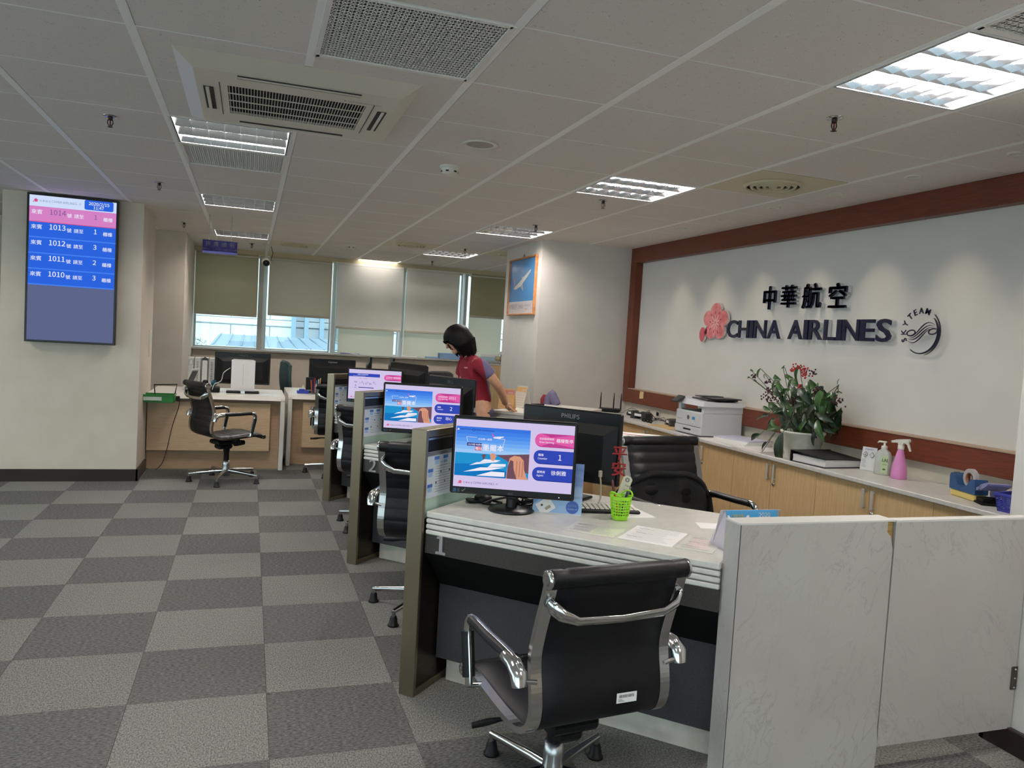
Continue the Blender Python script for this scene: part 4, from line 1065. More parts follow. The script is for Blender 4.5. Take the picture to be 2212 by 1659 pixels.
def ad_screen(b, W, H, n, variant):
    """materials: fixed list below"""
    b.fl([(0, 0), (W, 0), (W, H), (0, H)], 0, 0)
    px0, px1, py0, py1 = 0.002, W*.632, H*.165, H*.895
    if variant < 2:
        yh = py0+(py1-py0)*.47
        for q in range(7):
            ya = py1-(py1-yh)*q/7; yb = py1-(py1-yh)*(q+1)/7; b.fl([(px0, yb), (px1, yb), (px1, ya), (px0, ya)], .0003, 10+q)
        b.fl([(px0, py0), (px1, py0), (px1, yh), (px0, yh)], .0003, 7)
        b.fl([(px0, py0), (px1*.8, py0), (px1*.7, py0+(yh-py0)*.3), (px1*.3, py0+(yh-py0)*.55), (px0, py0+(yh-py0)*.5)], .0004, 17)
        f = lambda u, v: (px0+(px1-px0)*u, py0+(py1-py0)*v)
        cl = [(.33, .47), (.37, .47), (.38, .36), (.40, .36), (.42, .46), (.48, .47), (.50, .40), (.52, .38), (.53, .44), (.56, .47), (.70, .475), (1.0, .52), (1.0, .02), (.93, 0), (.9, .15), (.70, .40), (.62, .42), (.55, .33), (.50, .36), (.45, .37), (.36, .35)]
        b.fl([f(.36, .45), f(.38, .36), f(.40, .36), f(.42, .46)], .0006, 9); b.fl([f(.47, .47), f(.49, .34), f(.53, .33), f(.56, .44), f(.53, .49), f(.50, .49)], .0006, 8)
        b.fl([f(.56, .46), f(1, .52), f(1, .12), f(.86, .2), (f(.70, .36))], .0005, 9)
        for (u0, v0, u1, v1, u2, v2, u3, v3) in ((.2, .22, .45, .30, .64, .33, .3, .27), (.12, .08, .5, .16, .68, .22, .35, .17), (.34, .30, .56, .33, .62, .36, .4, .34), (.3, .02, .68, .04, .68, .12, .5, .10), (.45, .20, .69, .25, .69, .29, .5, .26)):
            b.fl([f(u0, v0), f(u1, v1-.01), f(u2, v2), f(u3, v3+.02)], .0006, 6)
        b.fl([f(.70, 0), f(.72, .28), (f(.74, .42)), f(.80, .47), f(.88, .46), f(.93, .38), f(.94, .20), f(.98, .04), f(1.0, 0)], .0007, 8)
        b.fl([f(.71, 0), f(.72, .26), f(.75, .38), f(.79, .36), f(.80, .2), f(.84, .02), f(.85, 0)], .0009, 9)
        for u in (.83, .87, .91): b.fl([f(u, .05), f(u+.01, .05), f(u+.015, .36), f(u+.005, .38)], .0009, 18)
        b.text('全台唯一直飛', px0+(px1-px0)*.30, yh+(py1-yh)*.52, H*.034, 6, .0009, 0, .008)
        x0, x1, y0, y1 = px0+(px1-px0)*.14, px0+(px1-px0)*.66, yh+(py1-yh)*.02, yh+(py1-yh)*.6
        for (a, c, d, e) in ((x0, y1, x0+(x1-x0)*.28, y1+.0015), (x1-(x1-x0)*.28, y1, x1, y1+.0015)): b.fl([(a, c), (d, c), (d, e), (a, e)], .0008, 6)
        b.fl([(x0, y1), (x0+.0015, y1), (x0+.008, y1-.02), (x0+.0065, y1-.02)], .0008, 6); b.fl([(x1, y1), (x1+.0015, y1), (x1-.007, y1-.035), (x1-.0085, y1-.035)], .0008, 6)
        bx = px0+(px1-px0)*.155; by = yh+(py1-yh)*.27
        b.fl([(bx, by), (bx+(px1-px0)*.20, by), (bx+(px1-px0)*.20, by+H*.048), (bx, by+H*.048)], .0008, 4)
        b.text('10/28起 每週4班', bx+.003, by+H*.012, H*.031, 6, .0011, 0, .01)
        b.fl([(bx+(px1-px0)*.11, by-H*.062), (bx+(px1-px0)*.20, by-H*.062), (bx+(px1-px0)*.20, by-H*.004), (bx+(px1-px0)*.11, by-H*.004)], .0008, 19); b.text('暢玩', bx+(px1-px0)*.113, by-H*.052, H*.052, 6, .0011, 0, .01)
        b.text('墨爾本', bx+(px1-px0)*.21, by-H*.05, H*.105, 6, .0011, 0, .02)
        # little plane
        ax, ay = px0+(px1-px0)*.50, yh+(py1-yh)*.62
        b.fl([(ax, ay), (ax+W*.085, ay+.004), (ax+W*.092, ay+.008), (ax+W*.08, ay+.0085), (ax+.004, ay+.005)], .0011, 6); b.fl([(ax, ay+.004), (ax+.006, ay+.004), (ax-.002, ay+.018), (ax-.006, ay+.018)], .0011, 2); b.fl([(ax+.012, ay), (ax+.035, ay+.003), (ax+.025, ay-.003)], .0011, 6)
        b.text('中華航空 CHINA AIRLINES', px0+W*.03, py1-H*.05, H*.022, 4, .0009, 0, .0); mark(b, px0+W*.018, py1-H*.045, H*.014, 6)
        b.text('60th Anniversary', px0+W*.17, py1-H*.055, H*.034, 4, .0009, 0, .008); b.lathe([(H*.022, 0), (H*.017, 0)], (px0+W*.148, py1-H*.045, .0009), 16, 4)
    else:
        b.fl([(0, H*.76), (W*.59, H*.76), (W*.59, H*.87), (0, H*.87)], .0003, 3)
        b.text('可攜帶之特別物品限制', W*.16, H*.82, H*.036, 6, .0006, 0, .01); b.text('Restricted items for flight travel', W*.08, H*.775, H*.028, 6, .0006)
        b.text('Item        Example', W*.2, H*.69, H*.034, 5, .0006)
        for q in range(9): b.text('1月2日3時'[q % 6], W*(.2+.037*q), H*(.52+.03*math.sin(q*2)), H*.07, 5, .0006)
        b.text('限重', W*.11, H*.56, H*.044, 4, .0006, 0, .01); b.text('禁止', W*.11, H*.37, H*.044, 4, .0006, 0, .01); b.text('▲', W*.12, H*.45, H*.05, 5, .0006)
        b.fl([(W*.19, H*.38), (W*.48, H*.38), (W*.48, H*.405), (W*.19, H*.405)], .0006, 4); b.fl([(W*.28, H*.382), (W*.4, H*.382), (W*.36, H*.403), (W*.3, H*.403)], .0008, 3)
    for q, (y0, y1, mi) in enumerate(((.665, .865, 2), (.415, .62, 3), (.165, .37, 3))):
        b.rrect(W*(.672-.004*q), W, H*y0, H*y1, H*.098, .0004, 1 if False else (20 if mi == 2 else 21), True, False); b.rrect(W*(.672-.004*q), W, H*(y0+.014), H*y1, H*.094, .0006, mi, True, False)
    bold = .008
    b.text('目前服務號碼', W*.708, H*.775, H*.036, 6, .001, 0, .003); b.text('Now Serving', W*.708, H*.725, H*.037, 6, .001, 0, bold)
    b.text(['櫃檯暫停', '1011', '暫停服務'][n], W*.85, H*.748, H*(.062 if n != 1 else .075), 6, .001, 0, bold)
    b.text('櫃檯', W*.705, H*.535, H*.04, 6, .001, 0, bold); b.text('Counter', W*.703, H*.485, H*.037, 6, .001, 0, bold); b.text(str(n+1), W*.87, H*.485, H*.112, 6, .001, 0, bold)
    b.text('服務員', W*.703, H*.285, H*.04, 6, .001, 0, bold); b.text('Agent', W*.701, H*.235, H*.037, 6, .001, 0, bold); b.text(['徐俐雅', '冠心', '服務中'][n], W*.82, H*.268, H*.075, 6, .001, 0, bold)
    logo_line(b, W*.045, H*.055, H*.042, 1, 5)
AD_M = [E_('lilac', (208, 196, 232)), E_('pinkmark', (222, 88, 128)), E_('pink', (222, 92, 168)), E_('blue', (52, 72, 180)), E_('navy', (40, 48, 130)), E_('ink', (88, 78, 108)), E_('white', (238, 234, 246)),
        E_('sea', (36, 146, 206)), E_('cliff', (214, 152, 124)), E_('cliffdark', (112, 78, 92))]+[E_('sky%d' % i, c) for i, c in enumerate(SKYC)]+[E_('seadeep', (22, 118, 190)), E_('cliffred', (176, 112, 92)), E_('redtag', (206, 56, 96)), E_('pinkshade', (190, 64, 142)), E_('blueshade', (38, 54, 146))]
mon_lab = ['customer monitor on counter 1 showing counter suspended and an ocean cliff advert', 'customer monitor on counter 2 showing number 1011 and an ocean cliff advert', 'customer monitor on counter 3 showing a pale pink notice page']
for k, (u, v, ang, w, h, zt) in enumerate(((.268, .238, 22, .505, .317, 1.132), (.24, .292, 22.5, .505, .317, 1.136), (.265, .21, 31, .462, .29, 1.138))):
    z0 = .752
    t = thing('customer_monitor', mon_lab[k], 'monitor', WS(k, u, v, z0), A45+math.radians(ang), 'customer monitors on the counters')
    zb = zt-z0-h
    monitor_base(t, w, h, zb)
    sw, sh = w-.026, h-.042
    b = MB(); b.M = Matrix.Translation((-sw/2, -.0126, zb+.029)) @ UPRIGHT; b.fl([(0, 0), (sw, 0), (sw, sh), (0, sh)], 0, 0); sc = b.obj('screen', AD_M[0], t)
    b = MB(); b.M = Matrix.Translation((-sw/2, -.0130, zb+.029)) @ UPRIGHT; ad_screen(b, sw, sh, k, 0 if k < 2 else 2); b.obj('screen_image', AD_M, sc)
    b = MB(); b.M = Matrix.Translation((-w/2, -.0124, zb)) @ UPRIGHT
    b.fl([(.014, .006), (.027, .006), (.027, .022), (.014, .022)], 0, 1); b.fl([(.031, .006), (.041, .006), (.041, .022), (.031, .022)], 0, 2)
    b.fl([(.048, .014), (.052, .008), (.066, .022), (.063, .023), (.0525, .013), (.051, .016)], 0, 3); b.text('AOC', w*.47, .009, .011, 0, 0, 0, .01)
    b.obj('bezel_stickers', [m_plastg, mat('sticker_blue', (32, 72, 120), .4), mat('sticker_teal', (24, 60, 72), .4), mat('sticker_gold', (118, 112, 88), .4)], t)
    MB().sphere((w*.38, -.0125, zb+.012), .0022, 8).obj('power_led', emis('led_white', (230, 230, 240), 1.2), t)
# staff monitors seen from behind (screen away from the public): local +y of the panel faces the public
def back_monitor(label, loc, rot, w, h, zb, brand=None, stand='foot'):
    t = thing('staff_monitor', label, 'monitor', loc, rot, 'staff monitors seen from behind')
    monitor_base(t, w, h, zb, stand, .05)
    if brand:
        b = MB(); b.M = Matrix.Translation((0, .0128, zb+h-.042)) @ Matrix(((-1, 0, 0, 0), (0, 0, 1, 0), (0, 1, 0, 0), (0, 0, 0, 1)))
        b.text(brand, 0, 0, .026, 0, 0, 0, .01, 'CENTER'); b.obj('brand_lettering', m_plastg if brand == 'DELL' else mat('brand_silver', (190, 190, 190), .3), t)
    b = MB(); b.box(-w/2-.0005, -w/2+.001, -.004, .006, zb+.10, zb+.13).obj('side_buttons', m_alu, t)
    return t
def at_uv(k, pa, pb, zt, w, h, label, brand, z0=.752):
    """pa/pb: top corners (u,v) left and right as the public sees them"""
    A, B = Vector(WS(k, *pa)), Vector(WS(k, *pb)); c = (A+B)/2; d = B-A
    rot = math.atan2(d.y, d.x)+PI
    return back_monitor(label, (c.x, c.y, z0), rot, w, h, zt-z0-h, brand)
m1 = at_uv(0, (.07, .745), (.57, .675), 1.152, .515, .32, 'black staff monitor back with silver brand lettering behind the counter 1 screen', 'PHILIPS')
at_uv(1, (.02, .715), (.475, .54), 1.176, .50, .31, 'black staff monitor back behind the counter 2 screen with the dull brand mark', 'DELL')
at_uv(2, (-.02+.06, .80), (.50, .60), 1.182, .60, .35, 'black staff monitor back behind the counter 3 screen', None)
# red charm with tag hanging on the staff monitor
t = thing('hanging_charm', 'red cut-out character charm with card tag on the monitor above the green pen cup', 'charm', (1.515, 2.975, .962), A45+.35)
b = MB(); b.M = UPRIGHT
for ch, y in (('平', .006), ('安', -.062)):
    vs, fs = glyphs(ch, .066, .002, .03, 'CENTER'); b.add([(p[0], p[1]+y, p[2]) for p in vs], fs, 0)
b.obj('characters', mat('charm_red', (168, 34, 38), .5), t)
MB().tube([(0, 0, .085), (.002, 0, .07)], .0012, 5).tube([(0, 0, -.07), (.004, -.002, -.095)], .0012, 5).obj('string', mat('cord_dark', (30, 24, 30), .8), t)
b = MB(); b.M = T((.022, -.012, -.135), 0, 0, .30) @ UPRIGHT
b.fl([(-.02, -.075), (.02, -.075), (.02, .065), (.01, .075), (-.01, .075), (-.02, .065)], 0, 0); b.lathe([(.010, 0), (.004, 0)], (0, .058, .0005), 14, 1)
for q in range(5): b.text('平安順心', -.003, .03-.02*q, .009, 2, .0005)
b.fl([(-.02, -.075), (.02, -.075), (.02, .065), (.01, .075), (-.01, .075), (-.02, .065)][::-1], -.0008, 0)
b.obj('card_tag', [mat('tag_cream', (198, 198, 172), .7), m_plastg, m_ink], t)
# ------------------------------------------------------------------ things on counter 1
CT = .7525
t = thing('pen_cup', 'lime green perforated plastic pen cup on counter 1', 'pen cup', WS(0, .672, .415, CT), .3)
m_lime = mat('lime_plastic', (142, 206, 26), .4)
b = MB(); b.lathe([(0, .001), (.031, .001), (.032, .004), (.034, .018)], n=28); b.lathe([(.0425, .086), (.0455, .098), (.0425, .098), (.041, .086)], n=28)
b.lathe([(.034, .018), (.0325, .018), (.029, .004), (0, .004)], n=28)
nr, nc = 6, 22
for i in range(nr+1):
    z = .018+.068*i/nr; r = .034+.0085*i/nr; b.lathe([(r, z-.0028), (r+.0006, z+.0028), (r-.0014, z+.0028), (r-.002, z-.0028), (r, z-.0028)], n=28)
for q in range(nc):
    a = 2*PI*q/nc; b.tube([(.0332*math.cos(a), .0332*math.sin(a), .016), (.0418*math.cos(a), .0418*math.sin(a), .088)], .0021, 5)
b.obj('basket', m_lime, t)
for s in (0, PI):
    e = MB(); e.tube([(.045*math.cos(s+d), .045*math.sin(s+d), .098+.016*math.cos(d*1.9)) for d in [(-.8+1.6*i/10) for i in range(11)]], .0035, 6); e.obj('raised_rim', m_lime, t)
cup = WS(0, .672, .415, CT)
def pen(label, lean, dirn, cols, L=.14, off=(0, 0)):
    t = thing('pen', label, 'pen', (cup[0]+off[0], cup[1]+off[1], CT+.006)); t.rotation_euler = (0, lean, dirn)
    MB().lathe([(0, 0), (.002, .002), (.0042, .014), (.0042, L*.62)], n=10).obj('barrel', cols[0], t); MB().lathe([(.0046, L*.62), (.0046, L*.7)], n=10).obj('grip', cols[1], t)
    MB().lathe([(.0042, L*.7), (.0042, L*.93), (.002, L), (0, L)], n=10).box(.004, .006, -.0015, .0015, L*.68, L*.92).obj('cap', cols[2], t)
pen('clear and red ballpoint pen leaning in the green cup', .22, 2.6, [mat('pen_red', (196, 62, 22), .2), m_chrome, mat('pen_maroon', (92, 30, 26), .3)], .155, (-.006, .0))
pen('dark blue pen lying low in the green cup', .3, .3, [mat('pen_blue', (24, 34, 74), .3), m_black, mat('pen_blue', (24, 34, 74), .3)], .112, (.003, .004))
# brochure stand right of the monitor
t = thing('brochure_stand', 'blue and white printed brochure stand beside the counter 1 monitor', 'brochure', WS(0, .43, .335, CT), A45+math.radians(20))
m_bro = nmat('brochure_blue', (40, 82, 170), (178, 206, 236), 3, (1, 1, 4), rough=.3, lo=.3, hi=.7)
b = MB(); b.M = T((0, .02, 0), 0, -.16); b.box(-.10, .10, -.002, .002, 0, .205, 0); b.obj('back_card', [m_bro], t)
b = MB(); b.M = T((0, .0, 0), 0, -.12) @ UPRIGHT
b.fl([(-.10, 0), (.10, 0), (.10, .07), (-.06, .07), (-.10, .03)], .002, 0)
b.lathe([(.026, 0), (0, 0)], (.062, .03, .0028), 24, 1); b.text('防疫期間', .043, .033, .009, 0, .0034, 0, .006); b.text('敬請配戴口罩', .043, .02, .0065, 0, .0034)
M0 = b.M; b.M = M0 @ T((-.045, .02, .003), .62); b.fl([(-.03, -.02), (.035, -.02), (.035, .035), (-.03, .035)], 0, 2); b.fl([(-.005, -.008), (.02, -.008), (.02, .004), (-.005, .004)], .0004, 3); b.fl([(-.012, .015), (-.004, .015), (-.004, .023), (-.012, .023)], .0004, 4)
b.obj('leaflet', [mat('leaflet_blue', (150, 184, 222), .4), mat('leaflet_disc', (54, 92, 178), .4), m_paper, mat('leaflet_tan', (170, 158, 142), .5), m_ink], t)
MB().box(-.10, .10, -.003, .045, 0, .003).obj('foot', m_acryl, t)
t = tag(MB().box(-.045, .045, -.028, .028, 0, .001).obj('leaflet_sheet', m_paper, None, WS(0, .30, .15+.12, CT), -1.0), 'small white leaflet lying in front of the black monitor foot on counter 1', 'leaflet')
# cables and small boxes behind the monitor
t = thing('cable_coil', 'coil of black and beige cables behind the counter 1 monitor foot', 'cable', WS(0, .30, .40, CT))
b = MB()
def curl(cx, cy, r, n, ph, h=.012):
    return [(cx+r*(1+.18*math.sin(3*a+ph))*math.cos(a), cy+r*.7*(1+.2*math.cos(2*a+ph))*math.sin(a), .005+h*(.5+.5*math.sin(a*2.3+ph))) for a in [2*PI*i/18*n for i in range(19)]]
for q in range(6): b.tube(curl(-.05+.03*q, .02*math.sin(q), .05+.008*(q % 3), 1.7, q, .02+.004*q), .0032, 6)
b.obj('black_cable', m_black, t)
b = MB()
for q in range(4): b.tube(curl(.06+.014*q, .0, .05+.006*q, 1.4, q+.5, .03), .0034, 6)
b.obj('beige_cable', mat('cable_beige', (168, 160, 140), .5), t)
t = thing('network_cable', 'beige network cable rising beside the blue brochure stand', 'cable', WS(0, .52, .55, CT))
MB().tube([(-.05, -.06, .01), (0, -.02, .02), (.03, .02, .04), (.045, .06, .10), (.045, .07, .125)], .0035, 6).obj('lead', mat('cable_beige', (168, 160, 140), .5), t)
MB().box(.037, .053, .064, .076, .12, .15, 0, .003).obj('plug', mat('cable_beige', (168, 160, 140), .5), t)
t = thing('card_reader', 'round black puck-shaped device with looped strap left of the counter 1 monitor', 'device', WS(0, .09, .33, CT))
MB().lathe([(0, 0), (.036, 0), (.038, .006), (.038, .022), (.032, .028), (0, .03)], n=24).obj('body', m_black, t); MB().box(-.07, -.02, -.03, .03, 0, .012, 0, .003).obj('foot', m_black, t)
MB().tube([(.02, -.01, .012), (.06, -.07, .010), (.02, -.10, .008), (-.02, -.07, .008), (.03, -.03, .014), (.10, -.01, .02)], .005, 6).obj('strap', m_black, t)
# keyboard, papers
t = thing('keyboard', 'black edged white keyboard on counter 1 behind the brochure stand', 'keyboard', WS(0, .56, .52, CT), A45+.55)
MB().box(-.15, .15, -.06, .06, .002, .016, 0, .005).obj('tray', m_black, t)
km = MB().box(-.0085, .0085, -.0085, .0085, .016, .021, 0, .002).mesh('key', [m_plastw])
for i in range(14):
    for j in range(5): link('key', km, t, (-.133+.0205*i, -.043+.0212*j, 0))
t = tag(MB().box(-.075, .075, -.10, .10, 0, .003).obj('paper_sheet', m_paper, None, WS(0, .66, .56, CT), A45+.8), 'loose white sheets lying behind the green pen cup', 'paper')
m_vinyl = mat('clear_vinyl', (216, 215, 206), .3); m_green = mat('form_green', (204, 214, 180), .5); m_pinkp = mat('form_pink', (228, 210, 206), .5); m_grey = mat('print_grey', (150, 150, 154), .6)
def form(label, u, v, w, d, kind, rot=0):
    t = thing('form_sheet', label, 'paper', WS(0, u, v, CT), A45+rot, 'forms laid flat along counter 1')
    MB().box(-w/2, w/2, -d/2, d/2, 0, .0014).obj('sheet', {'g': m_vinyl, 'w': m_paper, 'p': m_vinyl, 'h': m_vinyl}[kind], t)
    b = MB(); z = .0018
    if kind == 'g': b.fl([(0, -d/2+.01), (w/2-.006, -d/2+.01), (w/2-.006, d/2-.02), (0, d/2-.02)], z-.0002, 1)
    if kind == 'p': b.fl([(-w*.3, -d*.35), (w*.3, -d*.35), (w*.3, d*.38), (-w*.3, d*.38)], z-.0002, 2)
    n = 12
    for q in range(n):
        y = d/2-.015-(d-.03)*q/n; x0 = -w/2+.012+.02*R.random(); x1 = w/2-.015-.05*R.random()
        if kind == 'h':
            if q in (3, 4): b.text('請先抽號碼牌', -w*.42, y-.012, .026, 3, z, 0, .01)
            continue
        b.fl([(x0, y), (x1, y), (x1, y-.0022), (x0, y-.0022)], z, 0)
        if q % 4 == 1: b.text('旅客申請書 Form', x0, y-.008, .008, 3, z)
    if not b.v: b.fl([(0, 0), (.001, 0), (0, .001)], z, 0)
    b.obj('print', [m_grey, m_green, m_pinkp, m_ink], t)
form('clear sheet with dark handwriting and a green form at the front of counter 1', .652, .18, .20, .16, 'g')
form('white printed form lying in the middle of the counter 1 front edge', .865, .235, .20, .24, 'w', .0)
form('faint pink printed form at the marble end of counter 1', 1.04, .23, .13, .22, 'p')
t = tag(MB().box(-.075, .075, -.05, .05, 0, .0012).obj('folded_sheet', m_paper, None, WS(0, 1.03, .56, CT), A45+.45), 'blank white sheet by the folded stand at the marble end of counter 1', 'paper')
# folded card calendar 2020
t = thing('desk_calendar', 'blue 2020 tent calendar peeking over the marble partition', 'calendar', (1.742, 2.318, CT), -.03)
Hc = .138; m_cb = mat('calendar_blue', (62, 150, 204), .45)
b = MB(); b.M = T((0, 0, 0), 0, -.28); b.box(-.108, .108, 0, .002, 0, Hc); b.obj('front_leaf', mat('calendar_card', (206, 200, 208), .6), t)
b = MB(); b.M = T((0, .08, 0), 0, .28); b.box(-.125, .125, -.002, 0, 0, Hc); b.obj('rear_leaf', mat('calendar_card', (206, 200, 208), .6), t)
b = MB(); b.add([(-.126, -.035, 0), (-.126, .10, 0), (-.108, .036, Hc*.97), (-.124, -.035, 0), (-.124, .10, 0), (-.106, .036, Hc*.97)], [(0, 1, 2)[::-1], (3, 4, 5)]); b.obj('side_flap', mat('calendar_card', (206, 200, 208), .6), t)
b = MB(); b.M = T((0, -.0012, 0), 0, -.28) @ UPRIGHT
b.fl([(-.108, .0), (.108, .0), (.108, Hc), (-.108, Hc)], 0, 0)
b.fl([(-.102, .0), (-.012, .0), (-.012, Hc-.018), (-.02, Hc-.018), (-.03, Hc-.032), (-.085, Hc-.032), (-.095, Hc-.018), (-.102, Hc-.018)], .0005, 1)
b.fl([(-.099, Hc-.075), (-.062, Hc-.075), (-.062, Hc-.036), (-.099, Hc-.036)], .001, 2); b.fl([(-.06, Hc-.075), (-.018, Hc-.075), (-.018, Hc-.04), (-.06, Hc-.04)], .001, 3); b.fl([(-.06, Hc-.075), (-.018, Hc-.075), (-.03, Hc-.055), (-.045, Hc-.06)], .0013, 2)
b.text('年曆快樂', -.085, Hc-.026, .013, 5, .001, 0, .01); b.text('2020', .028, Hc-.026, .022, 1, .001, 0, .012)
for x in (-.006, .05):
    b.fl([(x, .0), (x+.052, .0), (x+.052, Hc-.035), (x, Hc-.035)], .0005, 1); b.fl([(x+.002, Hc-.048), (x+.05, Hc-.048), (x+.05, Hc-.046), (x+.002, Hc-.046)], .001, 4)
    for q in range(4): b.text(str(1+q), x+.03+.006*q, Hc-.07, .008, 4, .001)
b.obj('print', [m_cb, m_paper, mat('photo_dark', (60, 66, 88), .5), mat('photo_sky', (130, 172, 204), .5), mat('rule_tan', (180, 120, 96), .5), mat('calendar_yellow', (214, 206, 120), .5)], t)
# ------------------------------------------------------------------ side cabinet tops
def sheets(label, loc, rot, w, d, mats_, name='paper_stack', cat='paper', h=.008):
    t = thing(name, label, cat, loc, rot)
    n = len(mats_)
    for q, m in enumerate(mats_): MB().box(-w/2+.012*q, w/2+.012*q, -d/2+.008*q, d/2+.008*q, h*q/n, h*(q+1)/n).obj('sheet', m, t, None, .04*q)
    return t
m_redp = mat('folder_red', (168, 62, 66), .6); m_grnp = mat('folder_green', (52, 110, 96), .6)
t = sheets('white folders with red and green stripes on the cabinet behind counter 1 chair', WS(1, 1.40, 1.06, .8605), A45, .34, .24, [m_grnp, m_paper, m_paper], 'folder', 'folder', .012)
b = MB(); b.M = T((.02, .02, .0125), .1); b.fl([(-.17, -.02), (.02, -.02), (.06, .01), (-.13, .01)], 0, 0); b.obj('stripe', m_redp, t)
sheets('loose white papers on the side cabinet behind counter 3', WS(2, 1.36, 1.16, .8605), A45+.3, .30, .21, [m_paper, m_paper]); sheets('white papers at the outer corner of the side cabinet behind counter 3', WS(2, 1.58, .98, .8605), A45-.2, .21, .30, [m_paper, mat('paper_bluish', (206, 220, 226), .7)])
t = tag(MB().box(-.07, .07, -.012, .012, 0, .016, 0, .004).obj('stapler', m_black, None, WS(2, 1.26, 1.36, .8605), .2), 'small black stapler at the back of the side cabinet beside the pillar', 'stapler')
def tent(label, loc, rot, w, h, col, band, lines=True):
    t = thing('tent_calendar', label, 'calendar', loc, rot)
    a = .27; dy = h*math.sin(a)
    b = MB(); b.M = T((0, -dy, 0), 0, -a); b.box(-w/2, w/2, 0, .003, 0, h); b.obj('front_leaf', col, t)
    b = MB(); b.M = T((0, dy, 0), 0, a); b.box(-w/2, w/2, -.003, 0, 0, h); b.obj('rear_leaf', col, t)
    MB().box(-w/2, w/2, -dy, dy, 0, .003).obj('base', col, t)
    b = MB(); b.M = T((0, -dy-.0008, 0), 0, -a) @ UPRIGHT
    b.fl([(-w/2, h*.72), (w/2, h*.72), (w/2, h*.93), (-w/2, h*.93)], 0, 0); b.text('2020', w*.05, h*.76, h*.12, 2, .0005, 0, .01)
    for q in range(5): b.fl([(-w*.42, h*(.12+.11*q)), (w*.42, h*(.12+.11*q)), (w*.42, h*(.12+.11*q)+.002), (-w*.42, h*(.12+.11*q)+.002)], 0, 1)
    b.obj('print', band, t)
m_tan = mat('tent_tan', (218, 178, 122), .6); m_oran = mat('tent_orange', (222, 178, 112), .6)
tent('tan tent calendar with pink band on the side cabinet by the woman', WS(2, 1.23, .79, .8605), A45+.15, .135, .175, m_tan, [mat('tent_pink', (212, 136, 126), .6), mat('tent_rule', (190, 148, 96), .6), m_paper])
tent('white tent calendar with orange top left of the tan one', WS(2, 1.27, 1.0, .8605), A45-.3, .12, .20, mat('tent_white', (222, 218, 210), .6), [m_oran, mat('tent_rule', (190, 148, 96), .6), m_paper])
t = thing('folded_uniform', 'bundled lilac grey uniform jacket with red panel by the pillar corner', 'jacket', WS(2, 1.27, 1.59, .8605), A45)
b = MB(); b.sphere((.03, 0, .075), .055, 16, 0, (.95, .8, 1.05)); b.tube([(-.01, .0, .0), (.0, 0, .05), (.03, 0, .10), (.055, 0, .05), (.085, 0, .0)], [.04, .045, .045, .045, .04], 12); b.obj('lilac_cloth', mat('uniform_lilac', (104, 98, 128), .8), t)
MB().tube([(-.055, .01, .0), (-.055, .01, .04), (-.045, .01, .085)], [.032, .036, .02], 10).obj('red_cloth', mat('uniform_red', (122, 20, 38), .8), t)
# ------------------------------------------------------------------ printer and things on the worktop
t = thing('printer', 'white multifunction laser printer with tilted touch panel on the worktop', 'printer', (3.29, 5.33, WT))
m_pr = mat('printer_white', (214, 215, 217), .4); m_prd = mat('printer_dark', (34, 34, 36), .4)
MB().box(0, .37, -.19, .19, .006, .185, 0, .008).obj('body', m_pr, t)
MB().box(-.002, .0, -.185, .185, .07, .072).box(.02, .34, -.17, .17, 0, .008).obj('seam', m_prd, t)
MB().box(-.006, 0, -.185, .185, .012, .066, 0, .003).obj('paper_tray', m_pr, t); MB().box(-.0075, -.006, -.055, .055, .035, .048, 0, .003).obj('tray_grip', m_prd, t)
MB().box(.02, .06, .15, .19, .185, .235).box(.02, .37, -.19, -.15, .185, .235).box(.2, .37, -.15, .19, .185, .235).obj('support', m_pr, t)
MB().box(.03, .2, -.15, .15, .186, .192).obj('output_tray', m_prd, t)
b = MB(); b.add([(-.0, -.20, .235), (.38, -.20, .235), (.38, .195, .235), (.0, .195, .235), (.015, -.19, .268), (.38, -.19, .268), (.38, .18, .285), (.02, .18, .285)],
                [(3, 2, 1, 0), (4, 5, 6, 7), (0, 1, 5, 4), (1, 2, 6, 5), (2, 3, 7, 6), (3, 0, 4, 7)]); b.obj('scanner_lid', m_pr, t)
MB().box(.08, .36, -.13, .10, .275, .29, 0, .005).box(.12, .36, -.18, -.02, .29, .30, 0, .004).box(.10, .3, -.02, .09, .298, .306, 0, .004).obj('feeder_tray', m_prd, t)
b = MB(); b.M = T((-.02, .145, .265), 0, 0, -.6); b.box(-.045, .05, -.05, .05, -.006, .006, 0, .005); o = b.obj('control_panel', m_prd, t)
b = MB(); b.M = T((-.02, .145, .265), 0, 0, -.6); b.box(-.032, .036, -.04, .034, .006, .007); b.obj('touch_screen', mat('touch_grey', (70, 74, 74), .15), o)
FM = Matrix(((0, 0, -1, -.001), (-1, 0, 0, 0), (0, 1, 0, 0), (0, 0, 0, 1)))
b = MB(); b.M = FM; b.lathe([(.017, 0), (0, 0)][::1], (.0, .135, .0005), 20, 0); b.text('hp', -.009, .129, .017, 1, .0012, 0, .01)
b.fl([(.06, .085), (.10, .085), (.10, .145), (.06, .145)], .0005, 2); b.fl([(.06, .122), (.10, .122), (.10, .145), (.06, .145)], .001, 3); b.fl([(.085, .105), (.095, .105), (.095, .112), (.085, .112)], .001, 3); b.fl([(.066, .088), (.08, .088), (.08, .093), (.066, .093)], .001, 0)
b.text('LaserJet Pro', -.165, .11, .014, 4, .0005); b.obj('front_marks', [mat('mark_grey', (92, 94, 98), .4), m_pr, m_paper, mat('mark_blue', (70, 150, 206), .4), m_plastg], t)
sheets('stack of white paper beside the printer on the worktop', (3.42, 4.80, WT), .06, .25, .34, [m_paper]*4+[mat('paper_lilac', (206, 204, 224), .7)], h=.036)
